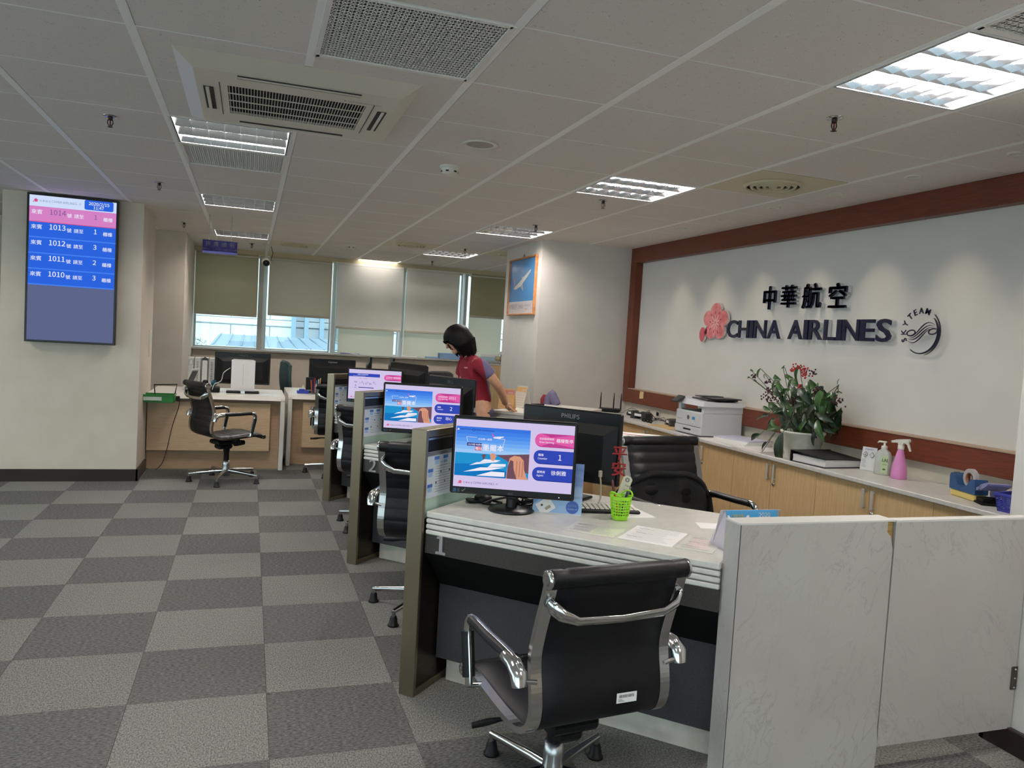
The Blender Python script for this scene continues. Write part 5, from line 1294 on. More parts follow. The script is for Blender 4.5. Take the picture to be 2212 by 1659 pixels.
sheets('pink tinged sheets under the hanging leaves', (3.36, 4.52, WT), .1, .21, .28, [mat('paper_pink', (216, 204, 208), .7), m_paper], h=.008)
sheets('loose white sheets at the right foot of the printer', (3.35, 5.02, WT), -.05, .18, .16, [m_paper, m_paper], h=.004)
t = tag(MB().box(-.10, .10, -.16, .16, 0, .006, 0, .002).obj('envelope', mat('kraft', (204, 172, 122), .75), None, (3.365, 5.76, WT), .05), 'brown kraft envelope left of the printer', 'envelope')
t = thing('router', 'black wireless router with three upright antennas in the corner by the pillar', 'router', (3.42, 7.0, WT), -.55)
MB().box(-.11, .11, -.07, .07, .01, .036, 0, .006).obj('case', m_black, t); MB().box(-.09, .09, -.05, .05, 0, .01).obj('feet', m_black, t)
for x, y in ((-.10, .05), (.03, .06), (.105, .02)):
    MB().tube([(x, y, .03), (x, y, .06), (x, y, .12), (x, y, .19)], [.007, .007, .0065, .003], 8).obj('antenna', m_black, t)
sheets('white sheets lying under the router', (3.37, 6.93, WT-.0), -.5, .26, .2, [m_paper, m_paper], h=.003) if False else None
def terminal(label, x, y, rot, s=1.0):
    t = thing('card_terminal', label, 'card reader', (x, y, WT), rot)
    b = MB(); b.M = Matrix.Scale(s, 4)
    P = [(-.10, 0), (-.105, .02), (-.08, .045), (-.03, .062), (.03, .060), (.07, .075), (.10, .06), (.105, .02), (.10, 0), (.06, .0), (.04, .022), (-.03, .024), (-.05, 0)]
    b.M = b.M @ UPRIGHT; b.prism(P, -.04, .04, 0); b.obj('body', mat('terminal_grey', (50, 50, 52), .45), t)
    b = MB(); b.box(-.045*s, .045*s, -.042*s, -.0405*s, .028*s, .05*s); b.obj('label_strip', m_paper, t)
    b = MB(); b.box(-.085*s, -.02*s, -.03*s, .03*s, .045*s, .058*s, 0, .003); b.obj('keypad', m_black, t)
    return t
terminal('grey card terminal with white label strip on the worktop left of the printer', 3.44, 6.38, -PI/2+.25); terminal('dark card terminal pressed against the left side of the printer', 3.46, 5.86, -PI/2-.3, .95); terminal('dark card terminal half buried in cables near the router', 3.50, 6.66, -PI/2-.1, .8)
t = thing('cable_bundle', 'tangle of black cables between the card terminals and the brown rail', 'cable', (3.52, 6.45, WT))
for q in range(7):
    P = smooth_path([(R.uniform(-.05, .08), .34-.12*q+R.uniform(-.06, .06), .006), (R.uniform(-.03, .1), .28-.10*q, R.uniform(.02, .085)), (R.uniform(-.05, .06), .2-.09*q, R.uniform(.01, .06)), (R.uniform(-.08, .05), .1-.09*q, .008), (R.uniform(-.05, .05), .0-.07*q, .02)], 5)
    MB().tube(P, .0035, 5).obj('lead', m_black if q % 3 else m_plastg, t)
t = thing('handset_cord', 'coiled black cord lying in front of the card terminals', 'cable', (3.36, 6.12, WT))
MB().tube([(.012*math.cos(a*2.2)+.004*math.sin(a), .09-.011*a, .014+.011*math.sin(a*2.2)) for a in [i*.35 for i in range(48)]], .006, 5).obj('coil', m_black, t)
t = thing('wall_socket', 'white socket plate below the brown rail by the cables', 'socket', (3.70, 6.55, WT+.0))
MB().box(-.008, .0, -.06, .06, .005, .075, 0, .003).obj('plate', m_plastw, t); MB().box(-.02, -.008, -.05, -.015, .02, .055, 0, .004).obj('plug', m_black, t)
# flower pot
t = thing('potted_plant', 'white pot of broad green leaves with dark red berry sprays on the worktop', 'plant', (3.47, 4.21, WT))
POT = Vector((3.47, 4.21, WT))
MB().lathe([(0, 0), (.10, 0), (.104, .006), (.135, .155), (.142, .16), (.142, .172), (.128, .172), (.125, .15), (0, .145)], n=36).obj('pot', nmat('pot_ceramic', (206, 206, 192), (222, 221, 208), 22, rough=.45), t)
MB().lathe([(0, .16), (.09, .156), (.127, .150)], n=24).obj('soil', nmat('soil', (30, 22, 16), (48, 36, 26), 90, rough=.95), t)
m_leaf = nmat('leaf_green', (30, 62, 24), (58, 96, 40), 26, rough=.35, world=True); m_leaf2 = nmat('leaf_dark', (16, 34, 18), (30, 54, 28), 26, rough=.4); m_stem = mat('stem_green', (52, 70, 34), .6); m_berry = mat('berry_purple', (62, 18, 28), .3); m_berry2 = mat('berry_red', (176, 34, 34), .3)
def leafmesh(name, wide, m, heart=False):
    b = MB(); n = 8; vs = []; fs = []
    for i in range(n+1):
        u = i/n; w = wide*math.sin(PI*min(1, u*.94+.03))**.75*(1-.25*u)
        if heart: w = wide*(1.25*(u+.02)**.28*(1-u)**.75)
        z = .10*math.sin(u*PI)-.14*u*u
        for v in (-1, -.5, 0, .5, 1): vs.append((u, v*w*.5, z+abs(v)*w*.16))
    for i in range(n):
        for j in range(4): fs.append((i*5+j, (i+1)*5+j, (i+1)*5+j+1, i*5+j+1))
    b.add(vs, fs, 0, True)
    return b.mesh(name, [m])
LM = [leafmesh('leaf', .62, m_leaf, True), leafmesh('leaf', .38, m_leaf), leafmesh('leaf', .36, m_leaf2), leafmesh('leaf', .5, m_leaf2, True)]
LV = [(4.655,1.324,.058,110),(4.745,1.332,.027,20),(4.461,1.297,.058,20),(4.468,1.246,.08,100),(4.416,1.246,.072,60),(4.347,1.313,.067,10),(4.239,1.34,.103,95),(4.305,1.27,.063,100),(4.256,1.278,.067,40),(4.353,1.205,.103,150),(4.435,1.19,.067,200),(4.09,1.27,.107,20),(4.129,1.263,.063,70),(4.011,1.183,.116,100),(3.978,1.139,.089,90),(3.919,1.149,.076,80),(3.959,1.211,.063,150),(4.044,1.273,.036,80),(4.122,1.204,.067,60),(4.186,1.142,.107,100),(4.267,1.159,.067,80),(4.311,1.114,.089,110),(4.142,1.123,.098,80),(4.079,1.129,.08,90),(4.506,1.115,.031,110),(4.449,1.091,.116,200),(4.408,1.07,.112,190),(4.534,1.074,.067,200),(4.595,1.007,.058,150),(4.549,1.025,.054,170),(4.353,1.043,.116,70),(4.228,1.045,.098,50),(4.249,1.014,.089,60),(4.169,.951,.148,100),(4.354,.843,.17,85),(4.432,.946,.107,170),(4.633,.867,.098,150),(4.53,.817,.063,120),(4.553,.757,.049,110),(4.132,1.044,.098,60),(4.064,1.052,.098,60),(3.983,1.085,.098,20),(3.916,1.069,.116,30),(4.002,1.012,.116,60),(4.039,.941,.072,100),(3.868,1.302,.036,-80),(3.86,1.276,.036,90),(3.861,1.246,.036,0),(3.907,1.223,.04,70),(4.771,1.277,.027,170),(4.59,1.302,.027,80),(4.697,1.264,.027,20),(4.398,1.366,.031,160),(4.393,1.374,.018,-60),(4.476,.987,.072,120),(4.094,1.013,.098,90),(4.151,1.006,.089,120),(4.308,.986,.089,100)]
def put_leaf(y, z, L, an, x, big):
    a = math.radians(an); d = Vector((R.uniform(-.25, .05), -math.cos(a)*1.25, -math.sin(a))).normalized()
    pos = Vector((x, y, z))-d*L*.5
    nrm = Vector((-1, R.uniform(-.35, .35), R.uniform(.1, .6)))
    sd = nrm.cross(d).normalized(); n2 = d.cross(sd).normalized()
    o = link('leaf', LM[big], t); M = Matrix((d, sd, n2)).transposed().to_4x4()
    o.matrix_local = Matrix.Translation(pos-POT) @ M @ Matrix.Scale(L*1.34, 4)
    if pos.z < WT+.02: pass
    return pos
stems = []
for y, z, L, an in LV:
    low = z < 1.12
    x = 3.29 if z < .9 else (R.uniform(3.36, 3.55) if low else R.uniform(3.40, 3.56))
    y = y*x/3.42; z = 1.449+(z-1.449)*x/3.42
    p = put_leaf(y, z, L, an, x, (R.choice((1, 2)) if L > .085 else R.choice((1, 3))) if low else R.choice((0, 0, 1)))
    stems.append(p)
for q in range(84):
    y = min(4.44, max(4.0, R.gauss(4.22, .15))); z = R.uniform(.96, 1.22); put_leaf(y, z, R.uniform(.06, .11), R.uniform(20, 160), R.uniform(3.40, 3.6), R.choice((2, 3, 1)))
b = MB()
for p in stems:
    q = p-POT; r = Vector((R.uniform(-.05, .05), R.uniform(-.07, .07), .155))
    mid = (q+r)/2+Vector((R.uniform(-.03, .03), 0, .05 if q.z > .25 else .12))
    b.tube(smooth_path([tuple(r), tuple(mid), tuple(q)], 4), .0022, 4, caps=False)
b.obj('stems', m_stem, t)
BR = [(4.25,1.38,.027,1),(4.296,1.357,.018,1),(4.176,1.364,.027,1),(4.173,1.332,.027,1),(4.209,1.241,.036,1),(4.105,1.352,.027,0),(4.545,1.159,.054,0),(4.465,1.166,.045,0),(4.715,1.289,.022,0),(4.557,1.261,.022,0),(4.537,1.207,.022,0),(3.866,1.196,.04,0),(4.058,1.241,.027,0),(4.033,1.227,.027,0),(4.284,1.153,.031,0)]
for y, z, r, c in BR:
    b = MB()
    for q in range(int(7+r*330)):
        d = Vector((R.gauss(0, .4), R.gauss(0, .62), R.gauss(0, .45)))*r; b.sphere((3.42-POT.x+d.x, y-POT.y+d.y, z-POT.z+d.z), .0062, 6, 0, k=4)
    b.obj('berry_cluster', m_berry2 if c else m_berry, t)
# black lever arch file lying flat
t = thing('ring_binder', 'thick black ring binder lying flat before the potted plant', 'binder', (3.44, 3.93, WT), math.radians(4))
MB().box(-.165, .165, -.145, .145, 0, .004, 0, .001).obj('lower_cover', m_black, t)
b = MB(); b.add([(-.165, -.145, .054), (.165, -.145, .042), (.165, .145, .062), (-.165, .145, .068), (-.165, -.145, .058), (.165, -.145, .046), (.165, .145, .066), (-.165, .145, .072)], [(3, 2, 1, 0), (4, 5, 6, 7), (0, 1, 5, 4), (1, 2, 6, 5), (2, 3, 7, 6), (3, 0, 4, 7)]); b.obj('upper_cover', nmat('binder_black', (22, 22, 24), (32, 32, 35), 60, rough=.55), t)
MB().box(-.165, .165, .14, .148, 0, .071, 0, .002).obj('spine', m_black, t)
for q in range(7): MB().box(-.152+.003*R.random(), .155-.004*R.random(), -.138+.004*R.random(), .135, .005+.0062*q, .0105+.0062*q).obj('page_block', m_paper, t)
MB().tube([(.05, -.14, .047), (.16, -.142, .045)], .002, 5).obj('clip', m_chrome, t)
# safety card, soap and spray bottles
t = thing('safety_card', 'small white acrylic hazard card stand left of the soap bottle', 'sign', (3.53, 3.70, WT), -PI/2+.30)
b = MB(); b.M = T((0, 0, 0), 0, -.15); b.box(-.047, .047, -.0015, .0015, 0, .145); b.obj('acrylic', glass('thin_acrylic', (250, 250, 250), .012), t)
b = MB(); b.M = T((0, .004, 0), 0, -.15); b.box(-.045, .045, -.0006, .0006, .002, .143); b.obj('card', m_paper, t)
b = MB(); b.M = T((0, -.0022, 0), 0, -.15) @ UPRIGHT
for x in (-.02, .022):
    for s_, mi in ((.016, 0), (.0125, 1)): b.fl([(x-s_, .098), (x, .098-s_*1.15), (x+s_, .098), (x, .098+s_*1.15)], .0004*(mi+1), mi)
b.text('♨', -.02, .091, .016, 0, .0012, 0, .02, 'CENTER'); b.text('!', .022, .091, .018, 0, .0012, 0, .03, 'CENTER'); b.text('清潔劑標示', -.028, .127, .011, 2, .0004)
for q in range(6): b.fl([(-.036, .066-.008*q), (-.018+.007*(q % 3), .066-.008*q), (-.018+.007*(q % 3), .068-.008*q), (-.036, .068-.008*q)], .0004, 3)
b.obj('print', [m_ink, m_paper, mat('print_blue', (70, 110, 170), .5), m_grey], t)
t = thing('soap_bottle', 'clear hand soap pump bottle with pale green label', 'bottle', (3.53, 3.575, WT), -PI/2+.35)
m_soap = mat('soap_liquid', (214, 218, 208), .15, trans=.25); b = MB()
prof = [(0, 0, 0), (.042, .024, .0), (.044, .026, .006), (.044, .026, .115), (.036, .022, .135), (.015, .014, .15), (.014, .014, .155)]
n = 24; vs = []; fs = []
for rx, ry, z in prof:
    for j in range(n):
        a = 2*PI*j/n; ca, sa = math.cos(a), math.sin(a); e = .6
        vs.append((rx*math.copysign(abs(ca)**e, ca), ry*math.copysign(abs(sa)**e, sa), z))
for i in range(len(prof)-1):
    for j in range(n): fs.append((i*n+j, i*n+(j+1) % n, (i+1)*n+(j+1) % n, (i+1)*n+j))
b.add(vs, fs, 0, True); b.obj('bottle', m_soap, t)
b = MB(); b.M = Matrix.Translation((.004, -.0272, .03)) @ UPRIGHT; b.fl([(-.004, -.018), (.036, -.018), (.036, .085), (-.004, .085)], 0, 0); b.text('LAL', .0, .05, .024, 1, .0005, 0, .03); b.fl([(.004, .004), (.016, .0), (.028, .006), (.016, .012)], .0005, 1); b.text('洗手乳', .004, .03, .009, 1, .0005)
b.obj('label', [mat('label_green', (186, 204, 160), .5), mat('label_ink', (66, 96, 52), .5)], t)
MB().lathe([(.016, .15), (.017, .153), (.017, .168), (.008, .172), (.006, .172), (.006, .187)], n=16).box(-.034, .012, -.008, .008, .187, .197, 0, .003).tube([(-.03, 0, .192), (-.04, 0, .184)], .004, 6).obj('pump', m_plastw, t)
t = thing('spray_bottle', 'translucent pink spray bottle with white trigger head', 'bottle', (3.53, 3.455, WT), -PI/2+.2)
MB().lathe([(0, 0), (.04, 0), (.043, .004), (.042, .04), (.034, .09), (.022, .14), (.015, .165), (.014, .172)], n=28).obj('bottle', mat('pink_plastic', (236, 152, 212), .3, trans=.12), t)
MB().lathe([(.0172, .168), (.0172, .19), (.012, .195)], n=18).obj('cap', m_plastw, t)
b = MB(); b.M = UPRIGHT; b.prism([(-.05, .20), (-.052, .212), (-.02, .222), (.045, .232), (.052, .224), (.05, .214), (.02, .206), (.012, .192), (-.012, .192), (-.015, .204)], -.010, .010, 0)
b.prism([(.018, .207), (.045, .213), (.062, .165), (.055, .163), (.038, .198)], -.005, .005, 0); b.lathe([(.006, 0), (.006, .012)], (-.056, .206, -.006), 10); b.obj('trigger_head', m_plastw, t)
t = thing('tape_dispenser', 'blue desk tape dispenser with yellow base and tape roll', 'tape dispenser', (3.44, 2.925, WT), -PI/2-.25)
b = MB(); b.M = UPRIGHT; b.prism([(-.095, .035), (-.098, .10), (-.09, .115), (-.082, .108), (-.06, .11), (-.055, .10), (-.03, .062), (.0, .055), (.035, .07), (.06, .105), (.09, .108), (.10, .08), (.10, .035)], -.035, .035, 0); b.obj('body', mat('tape_blue', (34, 72, 118), .5), t)
MB().box(-.092, .098, -.033, .033, 0, .036, 0, .006).obj('base', mat('tape_yellow', (214, 190, 112), .55), t)
MB().lathe([(.047, -.010), (.047, .010), (.026, .010), (.026, -.010), (.047, -.010)], (0, 0, 0), 28, axis='y', smooth=False).obj('tape_roll', mat('tape_clear', (184, 178, 178), .2), t, (.015, 0, .105)); MB().lathe([(.026, -.012), (.022, -.012), (.022, .012), (.026, .012)], n=20, axis='y').obj('core', mat('tape_core', (130, 74, 44), .5), t, (.015, 0, .105))
MB().box(-.10, -.094, -.016, .016, .10, .118).obj('cutter', m_chrome, t)
t = thing('hole_punch', 'lavender handled hole punch on black base', 'hole punch', (3.42, 2.79, WT), -PI/2-.5)
m_lav = mat('punch_lavender', (126, 130, 178), .4)
MB().box(-.06, .06, -.055, .055, 0, .012, 0, .004).box(-.05, .045, -.045, .045, .012, .03, 0, .004).obj('base', m_blackm, t)
for s in (-1, 1):
    b = MB(); b.M = UPRIGHT; b.prism([(-.062, .03), (-.065, .05), (-.04, .07), (.03, .092), (.03, .078), (-.03, .055), (-.035, .03)], s*.04-.012, s*.04+.012, 0); b.obj('arm', m_lav, t)
b = MB(); b.M = UPRIGHT; b.prism([(.0, .078), (.02, .095), (.085, .115), (.10, .112), (.098, .104), (.03, .07)], -.052, .052, 0); b.obj('handle', m_lav, t)
t = thing('plastic_basket', 'blue perforated plastic basket cut off by the wall corner at the right', 'basket', (3.43, 2.53, WT), .12)
m_blu = mat('basket_blue', (58, 62, 158), .45); w, d_, h_ = .11, .15, .085
b = MB(); b.box(-w+.012, w-.012, -d_+.012, d_-.012, 0, .004); 
for i in range(9):
    z = .008+.008*i; f_ = .012*(1-z/h_); a, c = w-f_, d_-f_
    for x0, x1, y0, y1 in ((-a, a, -c-.0012, -c+.0012), (-a, a, c-.0012, c+.0012), (-a-.0012, -a+.0012, -c, c), (a-.0012, a+.0012, -c, c)): b.box(x0, x1, y0, y1, z-.002, z+.002)
def bar(p, q): b.tube([p, q], .0022, 4)
for i in range(19):
    y = -d_+.012+(2*d_-.024)*i/18; k_ = d_/(d_-.012)
    bar((-w+.012, y, 0), (-w, y*k_, h_)); bar((w-.012, y, 0), (w, y*k_, h_))
for i in range(15):
    x = -w+.012+(2*w-.024)*i/14; k_ = w/(w-.012)
    bar((x, -d_+.012, 0), (x*k_, -d_, h_)); bar((x, d_-.012, 0), (x*k_, d_, h_))
b.obj('mesh_sides', m_blu, t)
b = MB()
for x0, x1, y0, y1 in ((-w-.004, w+.004, -d_-.004, -d_+.004), (-w-.004, w+.004, d_-.004, d_+.004), (-w-.004, -w+.004, -d_, d_), (w-.004, w+.004, -d_, d_)): b.box(x0, x1, y0, y1, h_-.012, h_+.002, 0, .002)
b.obj('rim', m_blu, t)
# ------------------------------------------------------------------ information screen on the left pillar
t = thing('information_screen', 'tall black framed queue screen on the left pillar with pink and blue number rows', 'screen', (-1.445, 7.55, 1.815))
W_, H_ = .685, 1.235
MB().box(-W_/2, W_/2, -.085, -.03, -H_/2, H_/2, 0, .004).obj('frame', mat('screen_frame', (18, 17, 22), .3), t); MB().box(-.2, .2, -.03, 0, -.3, .3).obj('wall_mount', m_black, t)
sw, sh = W_-.036, H_-.036
b = MB(); b.M = Matrix.Translation((-sw/2, -.0852, -sh/2)) @ UPRIGHT; b.fl([(0, 0), (sw, 0), (sw, sh), (0, sh)], 0, 0)
sc = b.obj('screen', E_('tvgrey', (98, 106, 144), .9), t)
b = MB(); b.M = Matrix.Translation((-sw/2, -.0858, -sh/2)) @ UPRIGHT
b.fl([(0, sh*.925), (sw, sh*.925), (sw, sh), (0, sh)], 0, 0)
y1, y2 = sh*.925, sh*.822
b.fl([(0, y2), (sw, y2), (sw, y1), (0, y1)], 0, 1); b.fl([(0, y2-.006), (sw, y2-.006), (sw, y2), (0, y2)], .0003, 2)
rh = (y2-sh*.388)/4
for q in range(4):
    a = y2-.006-q*rh; c = a-rh; b.fl([(0, c), (sw, c), (sw, a), (0, a)], 0, 3); b.fl([(0, c), (sw, c), (sw, c+.010), (0, c+.010)], .0003, 4)
for q, (num, ctr) in enumerate((('1014', '1'), ('1013', '1'), ('1012', '3'), ('1011', '2'), ('1010', '3'))):
    yy = (y1+y2)/2-.012 if q == 0 else y2-(q-.5)*rh-.014
    if q: yy += .006
    mi = 5; mn = 6 if q == 0 else 5; bd = 0 if q == 0 else .012
    b.text('來賓', .014, yy+.012, .042, mi, .0008, 0, .008); b.text(num, .145, yy+.012, .057, mn, .0008, 0, bd); b.text('號', .277, yy+.004, .037, mi, .0008, 0, .008); b.text('請至', .330, yy+.004, .037, mi, .0008, 0, .008); b.text(ctr, .478, yy+.006, .052, mn, .0008, 0, bd); b.text('櫃檯', .549, yy-.002, .037, mi, .0008, 0, .008)
b.rrect(sw*.625, sw*.965, sh*.932, sh+.0, .014, .0004, 3)
b.text('2020/2/15', sw*.795, sh*.966, .034, 5, .0009, 0, .016, 'CENTER'); b.text('11:47', sw*.79, sh*.940, .033, 5, .0009, 0, .016, 'CENTER')
logo_line(b, .032, sh*.957, .025, 2, 7)
b.obj('screen_image', [E_('tvwhite', (206, 222, 250)), E_('tvpink', (212, 130, 196)), E_('tvred', (206, 84, 140)), E_('tvblue', (44, 100, 222)), E_('tvline', (70, 128, 240)), E_('tvtext', (232, 236, 252)), E_('tvpurple', (112, 84, 150)), E_('tvink', (120, 128, 158))], sc)
ld = bpy.data.lights.new('screen_light', 'AREA')
bpy.data.lights.remove(ld)
# ------------------------------------------------------------------ wall calendar poster on the pillar side
t = thing('wall_calendar', 'wood framed wall calendar with white airliner in a blue sky on the pillar side', 'calendar', (2.68, 7.722, 2.01), -PI/2)
w, h = .84, .60
fr = MB()
for a in ((-w/2, w/2, h/2-.018, h/2), (-w/2, w/2, -h/2, -h/2+.018)): fr.box(a[0], a[1], -.028, 0, a[2], a[3], 0, .003)
for a in ((-w/2, -w/2+.02), (w/2-.02, w/2)): fr.box(a[0], a[1], -.028, 0, -h/2+.018, h/2-.018, 0, .003)
fr.obj('frame', nmat('calendar_wood', (168, 108, 62), (190, 130, 80), 24, rough=.5), t)
m_psky = mat('poster_sky', (58, 132, 190), .35)
b = MB(); b.M = Matrix.Translation((0, -.012, 0)) @ UPRIGHT
b.fl([(-w/2, -h/2), (w/2, -h/2), (w/2, h/2), (-w/2, h/2)], 0, 0); b.fl([(-w/2+.02, -h/2+.018), (w/2-.02, -h/2+.018), (w/2-.02, -h/2+.145), (-w/2+.02, -h/2+.145)], .0006, 1)
pl = [(-.27, -.015), (-.20, -.028), (-.05, .0), (.12, .075), (.235, .135), (.262, .16), (.235, .162), (.10, .115), (-.08, .05), (-.20, .012)]
b.fl(pl, .0012, 2); b.fl([(-.24, .0), (-.20, .012), (-.255, .085), (-.285, .10)], .0014, 3); b.fl([(-.05, .0), (.03, .035), (.05, -.035), (.035, -.045)], .0014, 4); b.fl([(-.0, .07), (.06, .10), (-.03, .10)], .0010, 4); b.fl([(-.24, -.015), (-.19, -.005), (-.27, -.035)], .0014, 4)
b.text('中華航空 CHINA', -.37, -.232, .062, 5, .0012, 0, 0); b.text('AIRLINES 2020', .12, -.21, .026, 5, .0012); b.text('calendar', .12, -.245, .024, 5, .0012)
b.obj('picture', [m_psky, mat('poster_margin', (206, 196, 196), .5), mat('plane_white', (216, 216, 208), .5), mat('tail_pink', (190, 150, 178), .5), mat('plane_grey', (170, 176, 182), .5), mat('poster_ink', (130, 118, 122), .5)], t)
MB().tube([(-.04, -.008, h/2), (0, -.004, h/2+.035), (.04, -.008, h/2)], .0025, 5).obj('hanger', m_black, t)
# ------------------------------------------------------------------ back desks
def desk(label, x0, x1, yf, yb, num=None, leg_left=False, px0=0):
    t = thing('desk', label, 'desk', (x0, yf, 0))
    L = x1-x0; D = yb-yf
    b = MB(); b.add([(0, 0, .70), (L, 0, .70), (L, .035, .742), (0, .035, .742), (0, .04, .69), (L, .04, .69)], [(0, 1, 2, 3), (0, 4, 5, 1), (0, 3, 4), (1, 5, 2)]); b.box(0, L, .035, D, .718, .742); b.obj('top', m_white, t)
    for on, a in ((not leg_left, L-.042), (leg_left, 0)):
        if on: MB().box(a, a+.042, .005, D, 0, .72, 0, .003).obj('end_panel', m_white, t)
    a0 = .045 if leg_left else 0; a1 = L if leg_left else L-.045
    MB().box(a0, a1, .11, .135, .0, .70).obj('back_panel', m_maple3, t)
    MB().box(a0+(.11 if leg_left else 0), a1-(0 if leg_left else .09), .055, .11, .185, .665, 0, .002).obj('front_panel', m_maple2, t)
    if num:
        b = MB(); b.M = Matrix.Translation((.03, .0545, .585)) @ UPRIGHT; b.text(num, 0, 0, .095, 0, .0, .003, 0); b.obj('digit', mat('digit_pale', (196, 178, 160), .3), t)
    return t
desk('white topped veneer desk numbered 6 at the back', -.905, .357, 8.08, 8.98, '6'); desk('second white topped veneer desk behind counter 3', .40, 1.78, 8.36, 9.4, None, True)
DZ = .7425
t = thing('green_tray', 'green plastic tray with black handle hung on the left end of desk 6', 'tray', (-.785, 7.96, .672))
m_gr = mat('tray_green', (22, 112, 34), .45); b = MB(); w, d_, h_ = .135, .10, .075
b.box(-w+.01, w-.01, -d_+.01, d_-.01, 0, .004)
for x0, x1, y0, y1, nx, ny in ((-w, w, -d_, -d_+.004, 0, -1), (-w, w, d_-.004, d_, 0, 1), (-w, -w+.004, -d_, d_, -1, 0), (w-.004, w, -d_, d_, 1, 0)): b.box(x0, x1, y0, y1, .003, h_)
for x0, x1, y0, y1 in ((-w-.006, w+.006, -d_-.006, -d_), (-w-.006, w+.006, d_, d_+.006), (-w-.006, -w, -d_, d_), (w, w+.006, -d_, d_)): b.box(x0, x1, y0, y1, h_-.008, h_)
b.obj('tray', m_gr, t); MB().box(-.125, .03, -d_-.009, -d_-.006, .022, .055).obj('label_strip', mat('strip_white', (196, 206, 198), .5), t)
MB().tube([(-.04, .06, .02), (-.055, .06, .155), (.145, .06, .165), (.125, .06, .05)], .007, 6).obj('handle', m_black, t)
for q in range(4): MB().box(-.05+.03*q, -.035+.03*q, -.02, .05, .004, .06, 0, .002).obj('slip', m_paper if q % 2 else m_gr, t)
MB().box(.1, .17, .08, .125, .01, .05, 0, .004).obj('bracket', m_black, t)
t = thing('power_cord', 'thin dark cord running down the front of desk 6 to the floor', 'cord', (-.62, 8.12, 0))
MB().tube(smooth_path([(0, -.02, .68), (-.01, -.0, .6), (-.06, .004, .42), (-.10, .004, .2), (-.14, .0, .06), (-.19, -.06, .006)], 5), .004, 5).obj('lead', mat('cord_brown', (58, 48, 42), .7), t)
m_bw = mat('binder_white', (206, 206, 204), .5)
for q, (x, w, lab_) in enumerate(((-.575, .052, 'white file binder with small square label, leftmost of the row on desk 6'), (-.512, .06, 'white file binder with vertical printed lettering on desk 6'), (-.44, .066, 'white binder with black clip top and rounded black outline on desk 6'), (-.372, .05, 'white file binder with lettering next to the monitor on desk 6'))):
    t = thing('file_binder', lab_, 'binder', (x, 8.80, DZ), 0, 'file binders standing on desk 6')
    MB().box(-w/2, w/2, 0, .16, 0, .325, 0, .003).obj('cover', m_bw, t)
    b = MB(); b.M = Matrix.Translation((0, -.0006, 0)) @ UPRIGHT
    if q == 0: b.fl([(-.018, .25), (.018, .25), (.018, .30), (-.018, .30)], 0, 1); b.fl([(-.015, .253), (.015, .253), (.015, .297), (-.015, .297)], .0004, 2); b.text('▽', 0, .262, .03, 1, .0008, 0, 0, 'CENTER')
    elif q == 2:
        b.fl(rr(-.030, .030, .03, .325, .012), 0, 1); b.fl(rr(-.025, .025, .035, .30, .010), .0004, 2); b.fl([(-.012, .31), (.012, .31), (.008, .335), (-.008, .335)], .0008, 1)
        for z in range(6): b.fl([(-.015, .06+.03*z), (-.002, .06+.03*z), (-.002, .062+.03*z), (-.015, .062+.03*z)], .0008, 0)
    else:
        for z, ch in enumerate('旅客退票申請書資料'): b.text(ch, 0, .27-.024*z, .022, 1, 0, 0, .0, 'CENTER')
    b.obj('spine_print', [m_grey, m_ink, m_paper], t)
MB().box(-.006, .006, 0, .15, 0, .326).obj('divider', m_black, bpy.data.objects['file_binder'], (.034, .004, 0))
back_monitor('large black monitor back with white carton before it on desk 6', (-.06, 8.62, DZ), PI, .55, .335, .075, 'PHILIPS')
back_monitor('black monitor back with silver brand lettering on the second back desk', (.90, 9.02, DZ), PI-.03, .515, .31, .055, 'Topview')
for x, y, r in ((1.345, 9.2, PI/2-.06), (1.615, 9.22, PI/2-.06)):
    back_monitor('slim monitor seen edge-on behind the counter 3 screen, '+('left' if x < 1.5 else 'right')+' one of two', (x, y, DZ), r, .30, .29, .12)
t = thing('carton', 'white upright carton with centre seam leaning on the desk 6 monitor', 'box', (-.052, 8.40, DZ+.02))
MB().box(-.115, .115, 0, .07, 0, .315, 0, .003).obj('box', m_paper, t); MB().box(-.001, .001, -.0008, 0, .06, .27).obj('seam', m_grey, t); b = MB()
for q in range(8): b.box(-.1156, -.115, .02, .05, .03+.034*q, .05+.034*q)
b.obj('side_print', m_ink, t); MB().box(-.10, .10, .0, .06, .315, .322).obj('lid_flap', m_bw, t)
t = thing('tablet_stand', 'black device stand under the white carton on desk 6', 'stand', (-.05, 8.42, DZ)); MB().box(-.16, .16, -.075, .09, 0, .018, 0, .006).obj('base', m_black, t); MB().box(-.02, .02, -.082, -.075, .0, .03).obj('latch', m_chrome, t)
t = thing('photo_frame', 'leaning dark photo card left of the binders on desk 6', 'picture', (-.60, 8.6, DZ), -.5); b = MB(); b.M = T((0, 0, 0), 0, 0, .42); b.box(-.006, .006, -.06, .06, 0, .24); b.obj('card', m_bw, t); b = MB(); b.M = T((0, 0, 0), 0, 0, .42); b.box(.006, .008, -.05, .05, .02, .22); b.obj('photo', mat('photo_navy', (44, 46, 60), .4), t)
t = thing('desk_phone', 'black phone base with blue-green figurine on desk 6', 'phone', (-.36, 8.42, DZ)); MB().box(-.09, .09, -.06, .06, 0, .055, 0, .008).obj('base', m_black, t); MB().box(-.075, -.025, -.05, .05, .055, .12, 0, .01).obj('handset', m_black, t)
t = thing('figurine', 'small blue-green spiky ornament on the black phone of desk 6', 'ornament', (-.33, 8.42, DZ+.055)); b = MB()
for q in range(12): b.tube([(0, 0, .035), (.035*math.cos(q*.9)*math.cos(q*.7), .035*math.cos(q*.9)*math.sin(q*.7), .035+.034*math.sin(q*.9))], [.016, .006], 6)
